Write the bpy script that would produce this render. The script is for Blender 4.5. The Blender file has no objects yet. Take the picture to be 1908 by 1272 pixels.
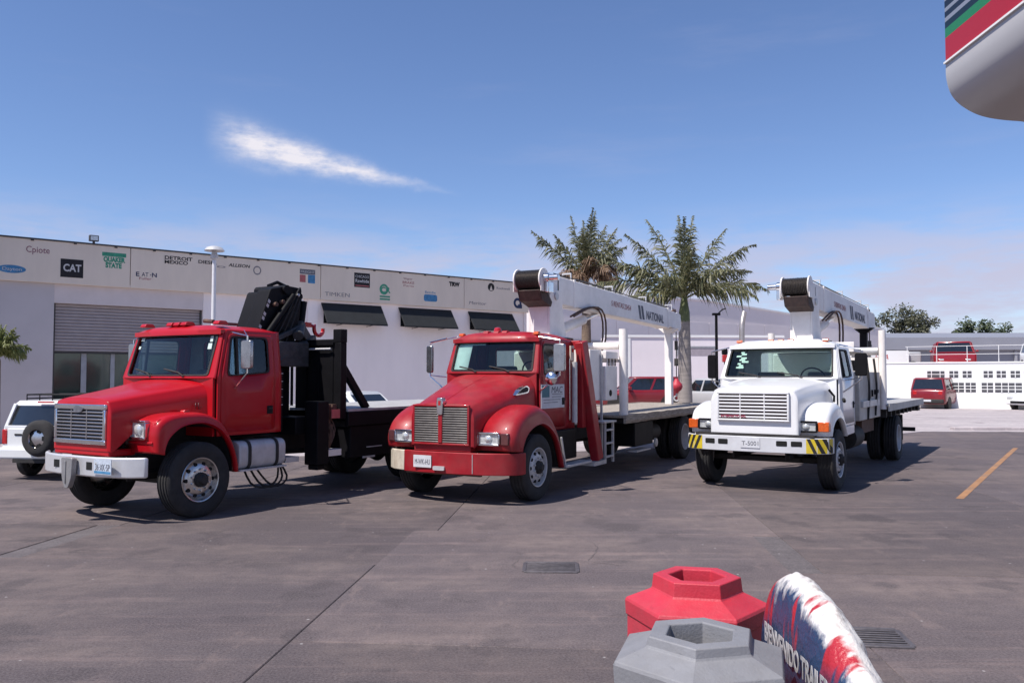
import bpy, bmesh, math, random
from mathutils import Vector, Matrix
R=math.radians
random.seed(7)
scene=bpy.context.scene
COL=scene.collection
# ------------------------------------------------------------------ camera
cam=bpy.data.cameras.new('Camera'); camo=bpy.data.objects.new('Camera',cam); COL.objects.link(camo)
cam.sensor_width=36.0; cam.lens=1560/1908*36; cam.clip_start=.05; cam.clip_end=3000
camo.location=(0,0,1.9); camo.rotation_euler=(R(90)+math.atan(64/1560),0,0)
scene.camera=camo
# ------------------------------------------------------------------ sun and sky
SUN=Vector((-.52,-.37,1.0)).normalized()
EL=math.asin(SUN.z); AZ=math.atan2(SUN.x,SUN.y)
sl=bpy.data.lights.new('Sun','SUN'); sl.energy=4.7; sl.angle=R(.53); sl.color=(1,.955,.9)
so=bpy.data.objects.new('Sun',sl); COL.objects.link(so)
so.rotation_euler=SUN.to_track_quat('Z','Y').to_euler()
world=bpy.data.worlds.new('World'); scene.world=world; world.use_nodes=True
def build_world():
    nt=world.node_tree; N=nt.nodes; L=nt.links; N.clear()
    def nd(t,**k):
        n=N.new(t)
        for a,b in k.items(): setattr(n,a,b)
        return n
    def M(op,a,b=None,c=None,clamp=False):
        n=nd('ShaderNodeMath',operation=op,use_clamp=clamp)
        for i,v in enumerate((a,b,c)):
            if v is None: continue
            if isinstance(v,(int,float)): n.inputs[i].default_value=v
            else: L.new(v,n.inputs[i])
        return n.outputs[0]
    sky=nd('ShaderNodeTexSky',sky_type='NISHITA'); sky.sun_disc=False
    sky.sun_elevation=EL; sky.sun_rotation=AZ; sky.altitude=1500; sky.air_density=1.15; sky.dust_density=.4; sky.ozone_density=3.0
    tc=nd('ShaderNodeTexCoord'); sp=nd('ShaderNodeSeparateXYZ'); L.new(tc.outputs['Generated'],sp.inputs[0])
    x,y,z=sp.outputs
    az=M('MULTIPLY',M('ARCTAN2',x,y),57.2958); el=M('MULTIPLY',M('ARCSINE',z),57.2958)
    def noise(sx,sy,scale,det,rough=.55,off=0.):
        c=nd('ShaderNodeCombineXYZ'); L.new(M('MULTIPLY_ADD',az,sx,off),c.inputs[0]); L.new(M('MULTIPLY',el,sy),c.inputs[1]); c.inputs[2].default_value=off
        n=nd('ShaderNodeTexNoise'); n.inputs['Scale'].default_value=scale; n.inputs['Detail'].default_value=det; n.inputs['Roughness'].default_value=rough
        L.new(c.outputs[0],n.inputs['Vector']); return n.outputs['Fac']
    def ramp(v,a,b):
        n=nd('ShaderNodeMapRange',interpolation_type='SMOOTHSTEP'); L.new(v,n.inputs[0])
        n.inputs[1].default_value=a;n.inputs[2].default_value=b;return n.outputs[0]
    # one torn cirrus wisp: long axis from az -20.5 el 15.3 to az -4 el 12.2
    n1=noise(.5,.9,.9,7,.65,3.); n2=noise(.45,1.3,1.0,6,.65,9.)
    t=M('DIVIDE',M('ADD',az,20.2),16.5)                       # 0..1 along the wisp
    axis=M('MULTIPLY_ADD',t,-3.1,15.45)
    d=M('SUBTRACT',el,M('ADD',axis,M('MULTIPLY',M('SUBTRACT',n1,.5),1.1)))
    wdt=M('ADD',M('MULTIPLY',M('POWER',M('SUBTRACT',1.,t,clamp=True),1.15),1.05),.13)
    g=M('POWER',2.718,M('MULTIPLY',M('POWER',M('DIVIDE',d,wdt),2.),-1.))
    ends=M('MULTIPLY',ramp(t,-.03,.2),ramp(t,1.05,.4))
    w=M('MULTIPLY',M('MULTIPLY',g,ends),M('MULTIPLY_ADD',n2,2.8,-.5),clamp=True)
    # thin veils low in the sky, all round the horizon, and very faint streaks higher up
    v1=noise(.09,.42,1.,7,.62,1.); v2=noise(.03,.1,1.,3,.5,6.4)
    low=M('MULTIPLY',ramp(el,12.,6.),M('MULTIPLY',ramp(v1,.34,.62),ramp(v2,.18,.42)))
    v3=noise(.05,.3,1.,6,.6,21.)
    hi=M('MULTIPLY',ramp(v3,.52,.95),.2)
    haze=M('MULTIPLY',ramp(el,10.,-1.),.20)
    cm=M('MAXIMUM',M('MULTIPLY',low,.85),hi); cm=M('MAXIMUM',cm,haze)
    mx=nd('ShaderNodeMix',data_type='RGBA'); L.new(cm,mx.inputs[0]); 
    hs=nd('ShaderNodeHueSaturation'); hs.inputs['Saturation'].default_value=1.0; L.new(sky.outputs[0],hs.inputs['Color'])
    tn=nd('ShaderNodeMix',data_type='RGBA',blend_type='MULTIPLY'); tn.inputs[0].default_value=1.; L.new(hs.outputs[0],tn.inputs[6]); tn.inputs[7].default_value=(.93,.965,1.15,1)
    L.new(tn.outputs[2],mx.inputs[6]); mx.inputs[7].default_value=(4.75,4.55,5.75,1)
    m2=nd('ShaderNodeMix',data_type='RGBA'); L.new(w,m2.inputs[0]); L.new(mx.outputs[2],m2.inputs[6]); m2.inputs[7].default_value=(6.9,6.7,7.3,1)
    bg=nd('ShaderNodeBackground'); bg.inputs[1].default_value=.099; L.new(m2.outputs[2],bg.inputs[0])
    o=nd('ShaderNodeOutputWorld'); L.new(bg.outputs[0],o.inputs[0])
build_world()
vs=scene.view_settings; vs.view_transform='Standard'; vs.look='None'; vs.exposure=0.33; vs.gamma=1.0; vs.use_curve_mapping=False
scene.render.engine='CYCLES'

# ------------------------------------------------------------------ materials
MATS={}
def mat(name,col,rough=.5,metal=0.,var=.12,scale=6.,dirt=0.,dirtcol=(.25,.21,.18),bump=0.,bscale=40.,coat=0.,stretch=(1,1,1),spec=.5,rnd=0.,scuff=0.):
    if name in MATS: return MATS[name]
    m=bpy.data.materials.new(name); m.use_nodes=True; nt=m.node_tree; N=nt.nodes; L=nt.links
    b=N['Principled BSDF']; b.inputs['Roughness'].default_value=rough; b.inputs['Metallic'].default_value=metal
    b.inputs['Specular IOR Level'].default_value=spec
    if coat: b.inputs['Coat Weight'].default_value=coat; b.inputs['Coat Roughness'].default_value=.06
    tc=N.new('ShaderNodeTexCoord'); mp=N.new('ShaderNodeMapping'); mp.inputs['Scale'].default_value=stretch; L.new(tc.outputs['Object'],mp.inputs[0])
    n=N.new('ShaderNodeTexNoise'); n.inputs['Scale'].default_value=scale; n.inputs['Detail'].default_value=6; n.inputs['Roughness'].default_value=.62; L.new(mp.outputs[0],n.inputs['Vector'])
    r=N.new('ShaderNodeValToRGB'); r.color_ramp.elements[0].position=.3; r.color_ramp.elements[1].position=.72
    r.color_ramp.elements[0].color=tuple(c*(1-var) for c in col)+(1,); r.color_ramp.elements[1].color=tuple(min(1,c*(1+var)) for c in col)+(1,)
    L.new(n.outputs['Fac'],r.inputs[0]); out=r.outputs[0]
    if dirt:
        n2=N.new('ShaderNodeTexNoise'); n2.inputs['Scale'].default_value=scale*.45; n2.inputs['Detail'].default_value=9; n2.inputs['Roughness'].default_value=.7; L.new(mp.outputs[0],n2.inputs['Vector'])
        mr=N.new('ShaderNodeMapRange'); mr.inputs[1].default_value=.45; mr.inputs[2].default_value=.8; mr.inputs[4].default_value=dirt; L.new(n2.outputs['Fac'],mr.inputs[0])
        mx=N.new('ShaderNodeMix'); mx.data_type='RGBA'; L.new(mr.outputs[0],mx.inputs[0]); L.new(out,mx.inputs[6]); mx.inputs[7].default_value=dirtcol+(1,); out=mx.outputs[2]
        ra=N.new('ShaderNodeMath'); ra.operation='MULTIPLY_ADD'; L.new(mr.outputs[0],ra.inputs[0]); ra.inputs[1].default_value=.5; ra.inputs[2].default_value=rough; ra.use_clamp=True; L.new(ra.outputs[0],b.inputs['Roughness'])
    if scuff:
        mq=N.new('ShaderNodeMapping'); mq.inputs['Scale'].default_value=(1,.35,1.8); mq.inputs['Rotation'].default_value=(.4,.3,.7); L.new(tc.outputs['Object'],mq.inputs[0])
        n3=N.new('ShaderNodeTexNoise'); n3.inputs['Scale'].default_value=26; n3.inputs['Detail'].default_value=8; n3.inputs['Roughness'].default_value=.75; L.new(mq.outputs[0],n3.inputs['Vector'])
        mr=N.new('ShaderNodeMapRange'); mr.inputs[1].default_value=.60; mr.inputs[2].default_value=.70; mr.inputs[4].default_value=scuff; L.new(n3.outputs['Fac'],mr.inputs[0])
        mx=N.new('ShaderNodeMix'); mx.data_type='RGBA'; L.new(mr.outputs[0],mx.inputs[0]); L.new(out,mx.inputs[6]); mx.inputs[7].default_value=tuple(c*.35+.02 for c in col)+(1,); out=mx.outputs[2]
    if rnd:
        oi=N.new('ShaderNodeObjectInfo'); mr=N.new('ShaderNodeMapRange'); mr.inputs[3].default_value=1-rnd; mr.inputs[4].default_value=1+rnd; L.new(oi.outputs['Random'],mr.inputs[0])
        hs=N.new('ShaderNodeHueSaturation'); L.new(mr.outputs[0],hs.inputs['Value']); L.new(out,hs.inputs['Color']); out=hs.outputs[0]
    L.new(out,b.inputs['Base Color'])
    if bump:
        nb=N.new('ShaderNodeTexNoise'); nb.inputs['Scale'].default_value=bscale; nb.inputs['Detail'].default_value=5; L.new(mp.outputs[0],nb.inputs['Vector'])
        bp=N.new('ShaderNodeBump'); bp.inputs['Strength'].default_value=bump; bp.inputs['Distance'].default_value=.02; L.new(nb.outputs['Fac'],bp.inputs['Height']); L.new(bp.outputs[0],b.inputs['Normal'])
    MATS[name]=m; return m
def glass(name,tint=(.75,.85,.83),rough=.03,alpha=.0):
    if name in MATS: return MATS[name]
    m=bpy.data.materials.new(name); m.use_nodes=True; nt=m.node_tree; N=nt.nodes; L=nt.links; N.clear()
    o=N.new('ShaderNodeOutputMaterial'); t=N.new('ShaderNodeBsdfTransparent'); t.inputs[0].default_value=tint+(1,)
    g=N.new('ShaderNodeBsdfGlossy'); g.inputs['Roughness'].default_value=rough; g.inputs[0].default_value=(1,1,1,1)
    f=N.new('ShaderNodeFresnel'); f.inputs[0].default_value=1.5
    mx=N.new('ShaderNodeMixShader'); L.new(f.outputs[0],mx.inputs[0]); L.new(t.outputs[0],mx.inputs[1]); L.new(g.outputs[0],mx.inputs[2]); L.new(mx.outputs[0],o.inputs[0])
    MATS[name]=m; return m
red1=mat('bright red paint',(.43,.004,.011),.36,var=.06,scale=3,coat=.22,dirt=.10,dirtcol=(.30,.07,.06),spec=.32)
red2=mat('worn red paint',(.31,.008,.015),.42,var=.20,scale=4,coat=.12,dirt=.5,dirtcol=(.26,.065,.06),spec=.35)
white3=mat('white truck paint',(.78,.77,.77),.30,var=.03,scale=3,coat=.4,dirt=.12,dirtcol=(.45,.41,.37))
cranew=mat('weathered white crane paint',(.88,.82,.77),.5,var=.05,scale=4,dirt=.28,dirtcol=(.42,.34,.27),scuff=.25)
black=mat('black satin paint',(.006,.0055,.007),.55,var=.3,scale=5,dirt=.2,dirtcol=(.011,.010,.010),spec=.15)
rubber=mat('tyre rubber',(.022,.021,.022),.85,var=.3,scale=9,dirt=.6,dirtcol=(.075,.066,.06),bump=.2,bscale=60)
chassis=mat('dirty chassis black',(.02,.018,.018),.7,var=.4,scale=8,dirt=.5,dirtcol=(.07,.055,.045))
chrome=mat('chrome',(.72,.72,.73),.14,1.,var=.06,scale=9,dirt=.18,dirtcol=(.35,.31,.27))
alu=mat('polished aluminium',(.62,.61,.60),.3,1.,var=.1,scale=14,dirt=.3,dirtcol=(.28,.24,.2))
silver=mat('silver painted steel',(.55,.54,.54),.42,.2,var=.1,scale=8,dirt=.4,dirtcol=(.25,.2,.17))
greybump=mat('grey white bumper paint',(.60,.60,.62),.4,.0,var=.06,scale=7,dirt=.3,dirtcol=(.32,.29,.27))
whitebump=mat('dull chrome bumper',(.74,.73,.73),.36,.55,var=.06,scale=7,dirt=.3,dirtcol=(.35,.31,.28))
rust=mat('rusty dark steel',(.10,.055,.04),.75,var=.4,scale=12,dirt=.6,dirtcol=(.19,.11,.075))
cable=mat('greasy wire rope',(.06,.052,.045),.55,.4,var=.5,scale=60,stretch=(1,14,1))
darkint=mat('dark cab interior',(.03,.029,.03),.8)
greyint=mat('grey cab interior',(.16,.155,.15),.85)
lens=mat('headlamp lens',(.62,.63,.62),.12,.35,var=.35,scale=22,coat=.8)
amber=mat('amber lens',(.62,.10,.012),.2,var=.25,scale=30,coat=.6)
redlens=mat('red lens',(.45,.012,.015),.2,var=.25,scale=30,coat=.6)
holem=mat('dark hole',(.006,.006,.006),.9)
windsh=glass('windscreen glass',(.80,.90,.87)); sideg=glass('side glass',(.72,.82,.80))
carglass=mat('tinted car glass',(.012,.014,.016),.06,var=.2,coat=.6,spec=.7)
yellow=mat('hazard yellow',(.62,.46,.02),.45,var=.15,scale=14,dirt=.2)
paper=mat('pale green paper sticker',(.52,.62,.57),.7,var=.25,scale=40)
teal=mat('teal print',(.05,.16,.2),.6); textgrey=mat('dark grey print',(.12,.12,.14),.7,var=.3,scale=20)
placard=mat('white placard',(.62,.62,.64),.55,var=.08,scale=9,dirt=.25)
mirrorm=mat('dull mirror housing',(.40,.40,.41),.22,.9,var=.15,scale=9,dirt=.3,dirtcol=(.25,.22,.2))
deck=mat('weathered deck timber',(.36,.31,.26),.85,var=.35,scale=5,stretch=(1,9,9),dirt=.5,dirtcol=(.16,.13,.10),bump=.5)
deckg=mat('grey steel deck',(.40,.39,.385),.6,var=.2,scale=5,dirt=.5,dirtcol=(.2,.17,.14))
plasticred=mat('sun bleached red plastic',(.50,.03,.05),.5,var=.12,scale=9,dirt=.45,dirtcol=(.36,.09,.10),bump=.12,bscale=90,scuff=.55)
plasticgrey=mat('grey plastic',(.215,.212,.222),.52,var=.12,scale=9,dirt=.5,dirtcol=(.18,.165,.155),bump=.12,bscale=90,scuff=.6)

# ------------------------------------------------------------------ mesh helpers
def cr(P,n):
    """Catmull-Rom resample of a list of equal-length tuples into n points."""
    out=[];k=len(P)
    for i in range(n):
        t=i/(n-1)*(k-1); j=min(int(t),k-2); u=t-j
        p0,p1,p2,p3=P[max(j-1,0)],P[j],P[j+1],P[min(j+2,k-1)]
        out.append(tuple(.5*((2*b)+(c-a)*u+(2*a-5*b+4*c-d)*u*u+(3*b-a-3*c+d)*u**3) for a,b,c,d in zip(p0,p1,p2,p3)))
    return out
def rpoly(pts,r,k=4):
    out=[];n=len(pts)
    for i in range(n):
        p=Vector(pts[i]); a=Vector(pts[i-1])-p; b=Vector(pts[(i+1)%n])-p
        rr=min(r,a.length*.45,b.length*.45); A=p+a.normalized()*rr; B=p+b.normalized()*rr
        for j in range(k+1):
            t=j/k; out.append(tuple(A*(1-t)**2+p*2*t*(1-t)+B*t*t))
    return out
SPLIT={'headboard_brace','headboard_frame','bed_side_rail','winch_bracket','boom_collar','cable_guide_','bumper_bolts','sheave','frame_rails','hydraulic_hoses','air_hose','pillars','crane_guard','boom_pin','rack_rail','boom_head','shutter_rail'}
STUFF={'wheel_nuts','slew_gear','hand_holes','valve_block'}
class MB:
    def __init__(s): s.v=[];s.f=[]
    def add(s,vs,fs):
        n=len(s.v); s.v+=[tuple(v) for v in vs]; s.f+=[tuple(i+n for i in f) for f in fs]; return s
    def box(s,x0,x1,y0,y1,z0,z1):
        return s.add([(x0,y0,z0),(x1,y0,z0),(x1,y1,z0),(x0,y1,z0),(x0,y0,z1),(x1,y0,z1),(x1,y1,z1),(x0,y1,z1)],[(3,2,1,0),(4,5,6,7),(0,1,5,4),(1,2,6,5),(2,3,7,6),(3,0,4,7)])
    def bar(s,p,q,w,h,up=(0,0,1)):
        p,q=Vector(p),Vector(q); d=(q-p).normalized(); u=Vector(up)
        if abs(d.dot(u))>.98: u=Vector((1,0,0))
        a=d.cross(u).normalized(); b=a.cross(d).normalized(); vs=[]
        for c in (p,q):
            for i,j in ((-1,-1),(1,-1),(1,1),(-1,1)): vs.append(c+a*i*w/2+b*j*h/2)
        return s.add(vs,[(3,2,1,0),(4,5,6,7),(0,1,5,4),(1,2,6,5),(2,3,7,6),(3,0,4,7)])
    def cyl(s,p,q,r,r2=None,n=16,cap=True):
        r2=r if r2 is None else r2; p,q=Vector(p),Vector(q); d=(q-p).normalized(); u=Vector((0,0,1)) if abs(d.z)<.9 else Vector((1,0,0))
        a=d.cross(u).normalized(); b=d.cross(a); vs=[]
        for c,rr in ((p,r),(q,r2)):
            for i in range(n):
                t=2*math.pi*i/n; vs.append(c+(a*math.cos(t)+b*math.sin(t))*rr)
        fs=[(i,(i+1)%n,n+(i+1)%n,n+i) for i in range(n)]
        if cap: fs+=[tuple(range(n-1,-1,-1)),tuple(range(n,2*n))]
        return s.add(vs,fs)
    def tube(s,pts,r,n=8,cap=True):
        P=[Vector(p) for p in pts]; vs=[]; prev=None
        for i,p in enumerate(P):
            d=((P[min(i+1,len(P)-1)]-p).normalized()+(p-P[max(i-1,0)]).normalized()).normalized()
            if prev is None: u=Vector((0,0,1)) if abs(d.z)<.9 else Vector((1,0,0)); a=d.cross(u).normalized()
            else: a=(prev-d*prev.dot(d)).normalized()
            prev=a; b=d.cross(a); rr=r[i] if isinstance(r,(list,tuple)) else r
            for k in range(n):
                t=2*math.pi*k/n; vs.append(p+(a*math.cos(t)+b*math.sin(t))*rr)
        m=len(P); fs=[(i*n+k,i*n+(k+1)%n,(i+1)*n+(k+1)%n,(i+1)*n+k) for i in range(m-1) for k in range(n)]
        if cap: fs+=[tuple(range(n-1,-1,-1)),tuple(range((m-1)*n,m*n))]
        return s.add(vs,fs)
    def grid(s,rows,closed=False,caps=False):
        n=len(rows[0]); vs=[p for r in rows for p in r]; fs=[]
        for i in range(len(rows)-1):
            for k in range(n if closed else n-1): fs.append((i*n+k,i*n+(k+1)%n,(i+1)*n+(k+1)%n,(i+1)*n+k))
        if caps: fs+=[tuple(range(n-1,-1,-1)),tuple(range((len(rows)-1)*n,len(rows)*n))]
        return s.add(vs,fs)
    def prism(s,poly,f0,f1):
        n=len(poly); vs=[f0(*p) for p in poly]+[f1(*p) for p in poly]
        return s.add(vs,[tuple(range(n-1,-1,-1)),tuple(range(n,2*n))]+[(i,(i+1)%n,n+(i+1)%n,n+i) for i in range(n)])
    def lathe(s,prof,c,ax='y',n=32,closed=True):
        rows=[]
        for r,h in prof:
            row=[]
            for i in range(n):
                t=2*math.pi*i/n; a,b=r*math.cos(t),r*math.sin(t)
                row.append({'y':(c[0]+a,c[1]+h,c[2]+b),'z':(c[0]+a,c[1]+b,c[2]+h),'x':(c[0]+h,c[1]+a,c[2]+b)}[ax])
            rows.append(row)
        return s.grid(rows,True)
    def starframe(s,outer,inner,c,fn,n=72):
        """ring of faces between two star-shaped 2D outlines, mapped to 3D by fn"""
        def hit(poly,a):
            dx,dy=math.cos(a),math.sin(a); best=0
            for i in range(len(poly)):
                (x1,y1),(x2,y2)=poly[i],poly[(i+1)%len(poly)]; x1-=c[0];x2-=c[0];y1-=c[1];y2-=c[1]
                ex,ey=x2-x1,y2-y1; den=dx*ey-dy*ex
                if abs(den)<1e-12: continue
                t=(x1*ey-y1*ex)/den; u=(x1*dy-y1*dx)/den
                if t>0 and -1e-6<=u<=1+1e-6: best=max(best,t)
            return (c[0]+dx*best,c[1]+dy*best)
        angs=sorted(set([round(math.atan2(p[1]-c[1],p[0]-c[0]),5) for p in list(outer)+list(inner)]+[round(-math.pi+2*math.pi*i/n,5) for i in range(n)]))
        rows=[]
        for k in range(4):
            t=k/3; rows.append([fn(*[o*(1-t)+i*t for o,i in zip(hit(outer,a),hit(inner,a))]) for a in angs])
        return s.grid(rows,True)
    def islands(s):
        par=list(range(len(s.v)))
        def find(a):
            while par[a]!=a: par[a]=par[par[a]]; a=par[a]
            return a
        for f in s.f:
            r=find(f[0])
            for i in f[1:]: par[find(i)]=r
        g={}
        for f in s.f: g.setdefault(find(f[0]),[]).append(f)
        out=[]
        for fs in g.values():
            ids=sorted({i for f in fs for i in f}); mp={i:k for k,i in enumerate(ids)}; q=MB(); q.v=[s.v[i] for i in ids]; q.f=[tuple(mp[i] for i in f) for f in fs]; out.append(q)
        return out
    def build(s,name,m,parent=None,bevel=0.,seg=2,smooth=35,solid=0.,sub=0,kind=None):
        if name in SPLIT:
            L_=s.islands()
            if len(L_)>1: return [q._b(name,m,parent,bevel,seg,smooth,solid,sub,kind) for q in L_][0]
        if name in STUFF: kind='stuff'
        return s._b(name,m,parent,bevel,seg,smooth,solid,sub,kind)
    def _b(s,name,m,parent,bevel,seg,smooth,solid,sub,kind):
        me=bpy.data.meshes.new(name); me.from_pydata(s.v,[],s.f)
        bm=bmesh.new(); bm.from_mesh(me); bmesh.ops.recalc_face_normals(bm,faces=bm.faces); bm.to_mesh(me); bm.free()
        me.materials.append(m)
        o=bpy.data.objects.new(name,me); COL.objects.link(o)
        if parent: o.parent=parent
        if smooth:
            me.polygons.foreach_set('use_smooth',[True]*len(me.polygons)); me.set_sharp_from_angle(angle=R(smooth))
        if solid: md=o.modifiers.new('s','SOLIDIFY'); md.thickness=solid; md.offset=0
        if bevel: md=o.modifiers.new('b','BEVEL'); md.width=bevel; md.segments=seg; md.limit_method='ANGLE'; md.angle_limit=R(35)
        if sub: md=o.modifiers.new('u','SUBSURF'); md.levels=sub; md.render_levels=sub
        if kind: o['kind']=kind
        return o
def empty(name,loc,rz,label,cat,group=None):
    o=bpy.data.objects.new(name,None); COL.objects.link(o); o.location=loc; o.rotation_euler=(0,0,rz); o.empty_display_size=.3
    o['label']=label; o['category']=cat
    if group: o['group']=group
    return o
def tag(o,label,cat,group=None):
    o['label']=label; o['category']=cat
    if group: o['group']=group
    return o
def box(name,m,par,b,bevel=0.,**k): return MB().box(*b).build(name,m,par,bevel=bevel,**k)
def text(body,size,m,parent,loc,rot,sx=1.,align='LEFT',ext=.002,name='lettering',shear=0.,bold=0.):
    cu=bpy.data.curves.new('t','FONT'); cu.body=body; cu.size=size; cu.extrude=ext; cu.resolution_u=3; cu.align_x=align; cu.shear=shear; cu.offset=bold
    t=bpy.data.objects.new('t',cu); COL.objects.link(t); dg=bpy.context.evaluated_depsgraph_get()
    me=bpy.data.meshes.new_from_object(t.evaluated_get(dg)); bpy.data.objects.remove(t)
    me.name=name; me.materials.clear(); me.materials.append(m)
    for v in me.vertices: v.co.x*=sx
    o=bpy.data.objects.new(name,me); COL.objects.link(o); o.parent=parent; o.location=loc; o.rotation_euler=rot; return o
ROT_SIDE=(R(90),0,0); ROT_FRONT=(R(90),0,R(-90))

# ------------------------------------------------------------------ ground
def ground_mat(name,ca,cb,streak=(.25,1.6,1),stain=.62,fine=True):
    m=bpy.data.materials.new(name); m.use_nodes=True; nt=m.node_tree; N=nt.nodes; L=nt.links; b=N['Principled BSDF']; b.inputs['Roughness'].default_value=.82; b.inputs['Specular IOR Level'].default_value=.35
    g=N.new('ShaderNodeNewGeometry')
    def noise(sc,scale,det,rough=.6):
        mp=N.new('ShaderNodeMapping'); mp.inputs['Scale'].default_value=sc; mp.inputs['Rotation'].default_value=(0,0,R(-4)); L.new(g.outputs['Position'],mp.inputs[0])
        n=N.new('ShaderNodeTexNoise'); n.inputs['Scale'].default_value=scale; n.inputs['Detail'].default_value=det; n.inputs['Roughness'].default_value=rough; L.new(mp.outputs[0],n.inputs['Vector']); return n.outputs['Fac']
    def mr(v,a,b,c,d):
        n=N.new('ShaderNodeMapRange'); n.interpolation_type='SMOOTHSTEP'; L.new(v,n.inputs[0])
        for i,q in enumerate((a,b,c,d)): n.inputs[i+1].default_value=q
        return n.outputs[0]
    def mix(f,a,bb,t='MIX'):
        n=N.new('ShaderNodeMix'); n.data_type='RGBA'; n.blend_type=t
        for i,v in ((0,f),(6,a),(7,bb)):
            if hasattr(v,'links'): L.new(v,n.inputs[i])
            elif isinstance(v,tuple): n.inputs[i].default_value=v+(1,)
            else: n.inputs[i].default_value=v
        return n.outputs[2]
    c=mix(mr(noise((1,1,1),.30,7,.68),.42,.60,0,1),ca,cb)
    c=mix(mr(noise(streak,.9,7,.65),.38,.62,0,.5),c,(ca[0]*.64,ca[1]*.60,ca[2]*.66))
    c=mix(mr(noise((.18,2.2,1),1.6,6,.7),.5,.70,0,.5),c,(cb[0]*1.5,cb[1]*1.42,cb[2]*1.42))
    c=mix(mr(noise((1,1,1),1.3,3),.57,.66,0,stain),c,(ca[0]*.45,ca[1]*.43,ca[2]*.45))
    c=mix(mr(noise((1,1,1),.8,8,.75),.60,.75,0,.5),c,(cb[0]*1.1,cb[1]*.92,cb[2]*.86))
    c=mix(mr(noise((1,1,1),4.5,10,.72),.42,.62,0,.42),c,(ca[0]*.62,ca[1]*.60,ca[2]*.62))
    c=mix(mr(noise((1.6,.5,1),2.2,9,.75),.55,.68,0,.4),c,(cb[0]*1.35,cb[1]*1.3,cb[2]*1.28))
    vo=N.new('ShaderNodeTexVoronoi'); vo.inputs['Scale'].default_value=.55; vo.inputs['Randomness'].default_value=1.; L.new(g.outputs['Position'],vo.inputs['Vector'])
    dm=N.new('ShaderNodeMath'); dm.operation='MULTIPLY_ADD'; L.new(noise((1,1,1),3.5,6,.7),dm.inputs[0]); dm.inputs[1].default_value=.45; L.new(vo.outputs['Distance'],dm.inputs[2])
    c=mix(mr(dm.outputs[0],.43,.33,0,.75),c,(ca[0]*.42,ca[1]*.40,ca[2]*.42))
    if fine:
        c=mix(mr(noise((1,1,1),55,4,.8),.3,.75,0,1),c,mix(.45,c,(.25,.215,.21)),'MIX')
        sp=N.new('ShaderNodeTexVoronoi'); sp.inputs['Scale'].default_value=3.4; L.new(g.outputs['Position'],sp.inputs['Vector'])
        c=mix(mr(sp.outputs['Distance'],.055,.02,0,.75),c,(.42,.39,.38))
    oi=N.new('ShaderNodeObjectInfo'); hs=N.new('ShaderNodeHueSaturation'); L.new(mr(oi.outputs['Random'],0,1,.9,1.1),hs.inputs['Value']); L.new(c,hs.inputs['Color'])
    L.new(hs.outputs[0],b.inputs['Base Color'])
    bp=N.new('ShaderNodeBump'); bp.inputs['Strength'].default_value=.35; bp.inputs['Distance'].default_value=.01; L.new(noise((1,1,1),45,6,.7),bp.inputs['Height']); L.new(bp.outputs[0],b.inputs['Normal'])
    return m
slabm=ground_mat('worn grey concrete',(.078,.060,.063),(.142,.106,.095))
dirtm=ground_mat('dark joint dirt',(.075,.064,.065),(.09,.078,.078))
lightm=ground_mat('pale concrete',(.50,.445,.435),(.58,.52,.505),stain=.10)
def struct(o): o['kind']='structure'; return o
gr=struct(MB().add([(-900,-300,-.03),(900,-300,-.03),(900,1500,-.03),(-900,1500,-.03)],[(0,1,2,3)]).build('ground',dirtm,smooth=0))
pav=struct(MB().box(-40,40,0,50,-.08,-.009).build('pavement',dirtm,smooth=0))
SA=R(-5.0); ca_,sa_=math.cos(SA),math.sin(SA)
SW,SL,GAP=4.1,4.35,.008
slab_me=None; rs=random.Random(3)
for i in range(-6,8):
    for j in range(-1,11):
        u0=-1.07+(i-.5)*SW; v0=8.45+(j-1.5)*SL+(.0 if i%2==0 else 1.9)     # grid rotated 5 degrees
        if v0<8.45: u0-=.30
        cx=u0*ca_-v0*sa_-.0; cy=u0*sa_+v0*ca_
        cx+= -.75
        if cy<-1.5 or cy>46 or abs(cx)>34: continue
        if slab_me is None:
            w,l=SW/2-GAP/2,SL/2-GAP/2; mb=MB(); e=.006
            mb.add([(-w,-l,-.06),(w,-l,-.06),(w,l,-.06),(-w,l,-.06),(-w,-l,-e),(w,-l,-e),(w,l,-e),(-w,l,-e),(-w+e,-l+e,0),(w-e,-l+e,0),(w-e,l-e,0),(-w+e,l-e,0)],
                   [(0,1,5,4),(1,2,6,5),(2,3,7,6),(3,0,4,7),(4,5,9,8),(5,6,10,9),(6,7,11,10),(7,4,8,11),(8,9,10,11)])
            o=mb.build('slab',slabm,pav,smooth=0); slab_me=o.data
        else:
            o=bpy.data.objects.new('slab',slab_me); COL.objects.link(o); o.parent=pav
        o.location=(cx,cy,0); o.rotation_euler=(rs.uniform(-.0006,.0006),rs.uniform(-.0006,.0006),SA)
# pale concrete yard beyond, with its low kerb edge
P=[(-40,17.0),(0,20.3),(9.0,24.5),(14,28.6),(40,27.5),(60,80),(-40,80)]
struct(MB().prism(P,lambda x,y:(x,y,-.02),lambda x,y:(x,y,.012)).build('forecourt',lightm,smooth=0))
struct(MB().bar((15.4,29.4,.05),(40,28.6,.05),.35,.13).build('kerb',lightm,bevel=.02))
# far ridge
hm=mat('dry hillside',(.16,.15,.13),.9,var=.3,scale=.02)
rows=[]
for k in range(7):
    t=k/6; rows.append([(x,700+260*t,(-1+ (38+14*math.sin(x*.006+1)+9*math.sin(x*.017))*math.sin(t*math.pi/2)*min(1,max(0,(x-150)/420))) ) for x in range(100,1500,25)])
struct(MB().grid(rows).build('hills',hm))
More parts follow.
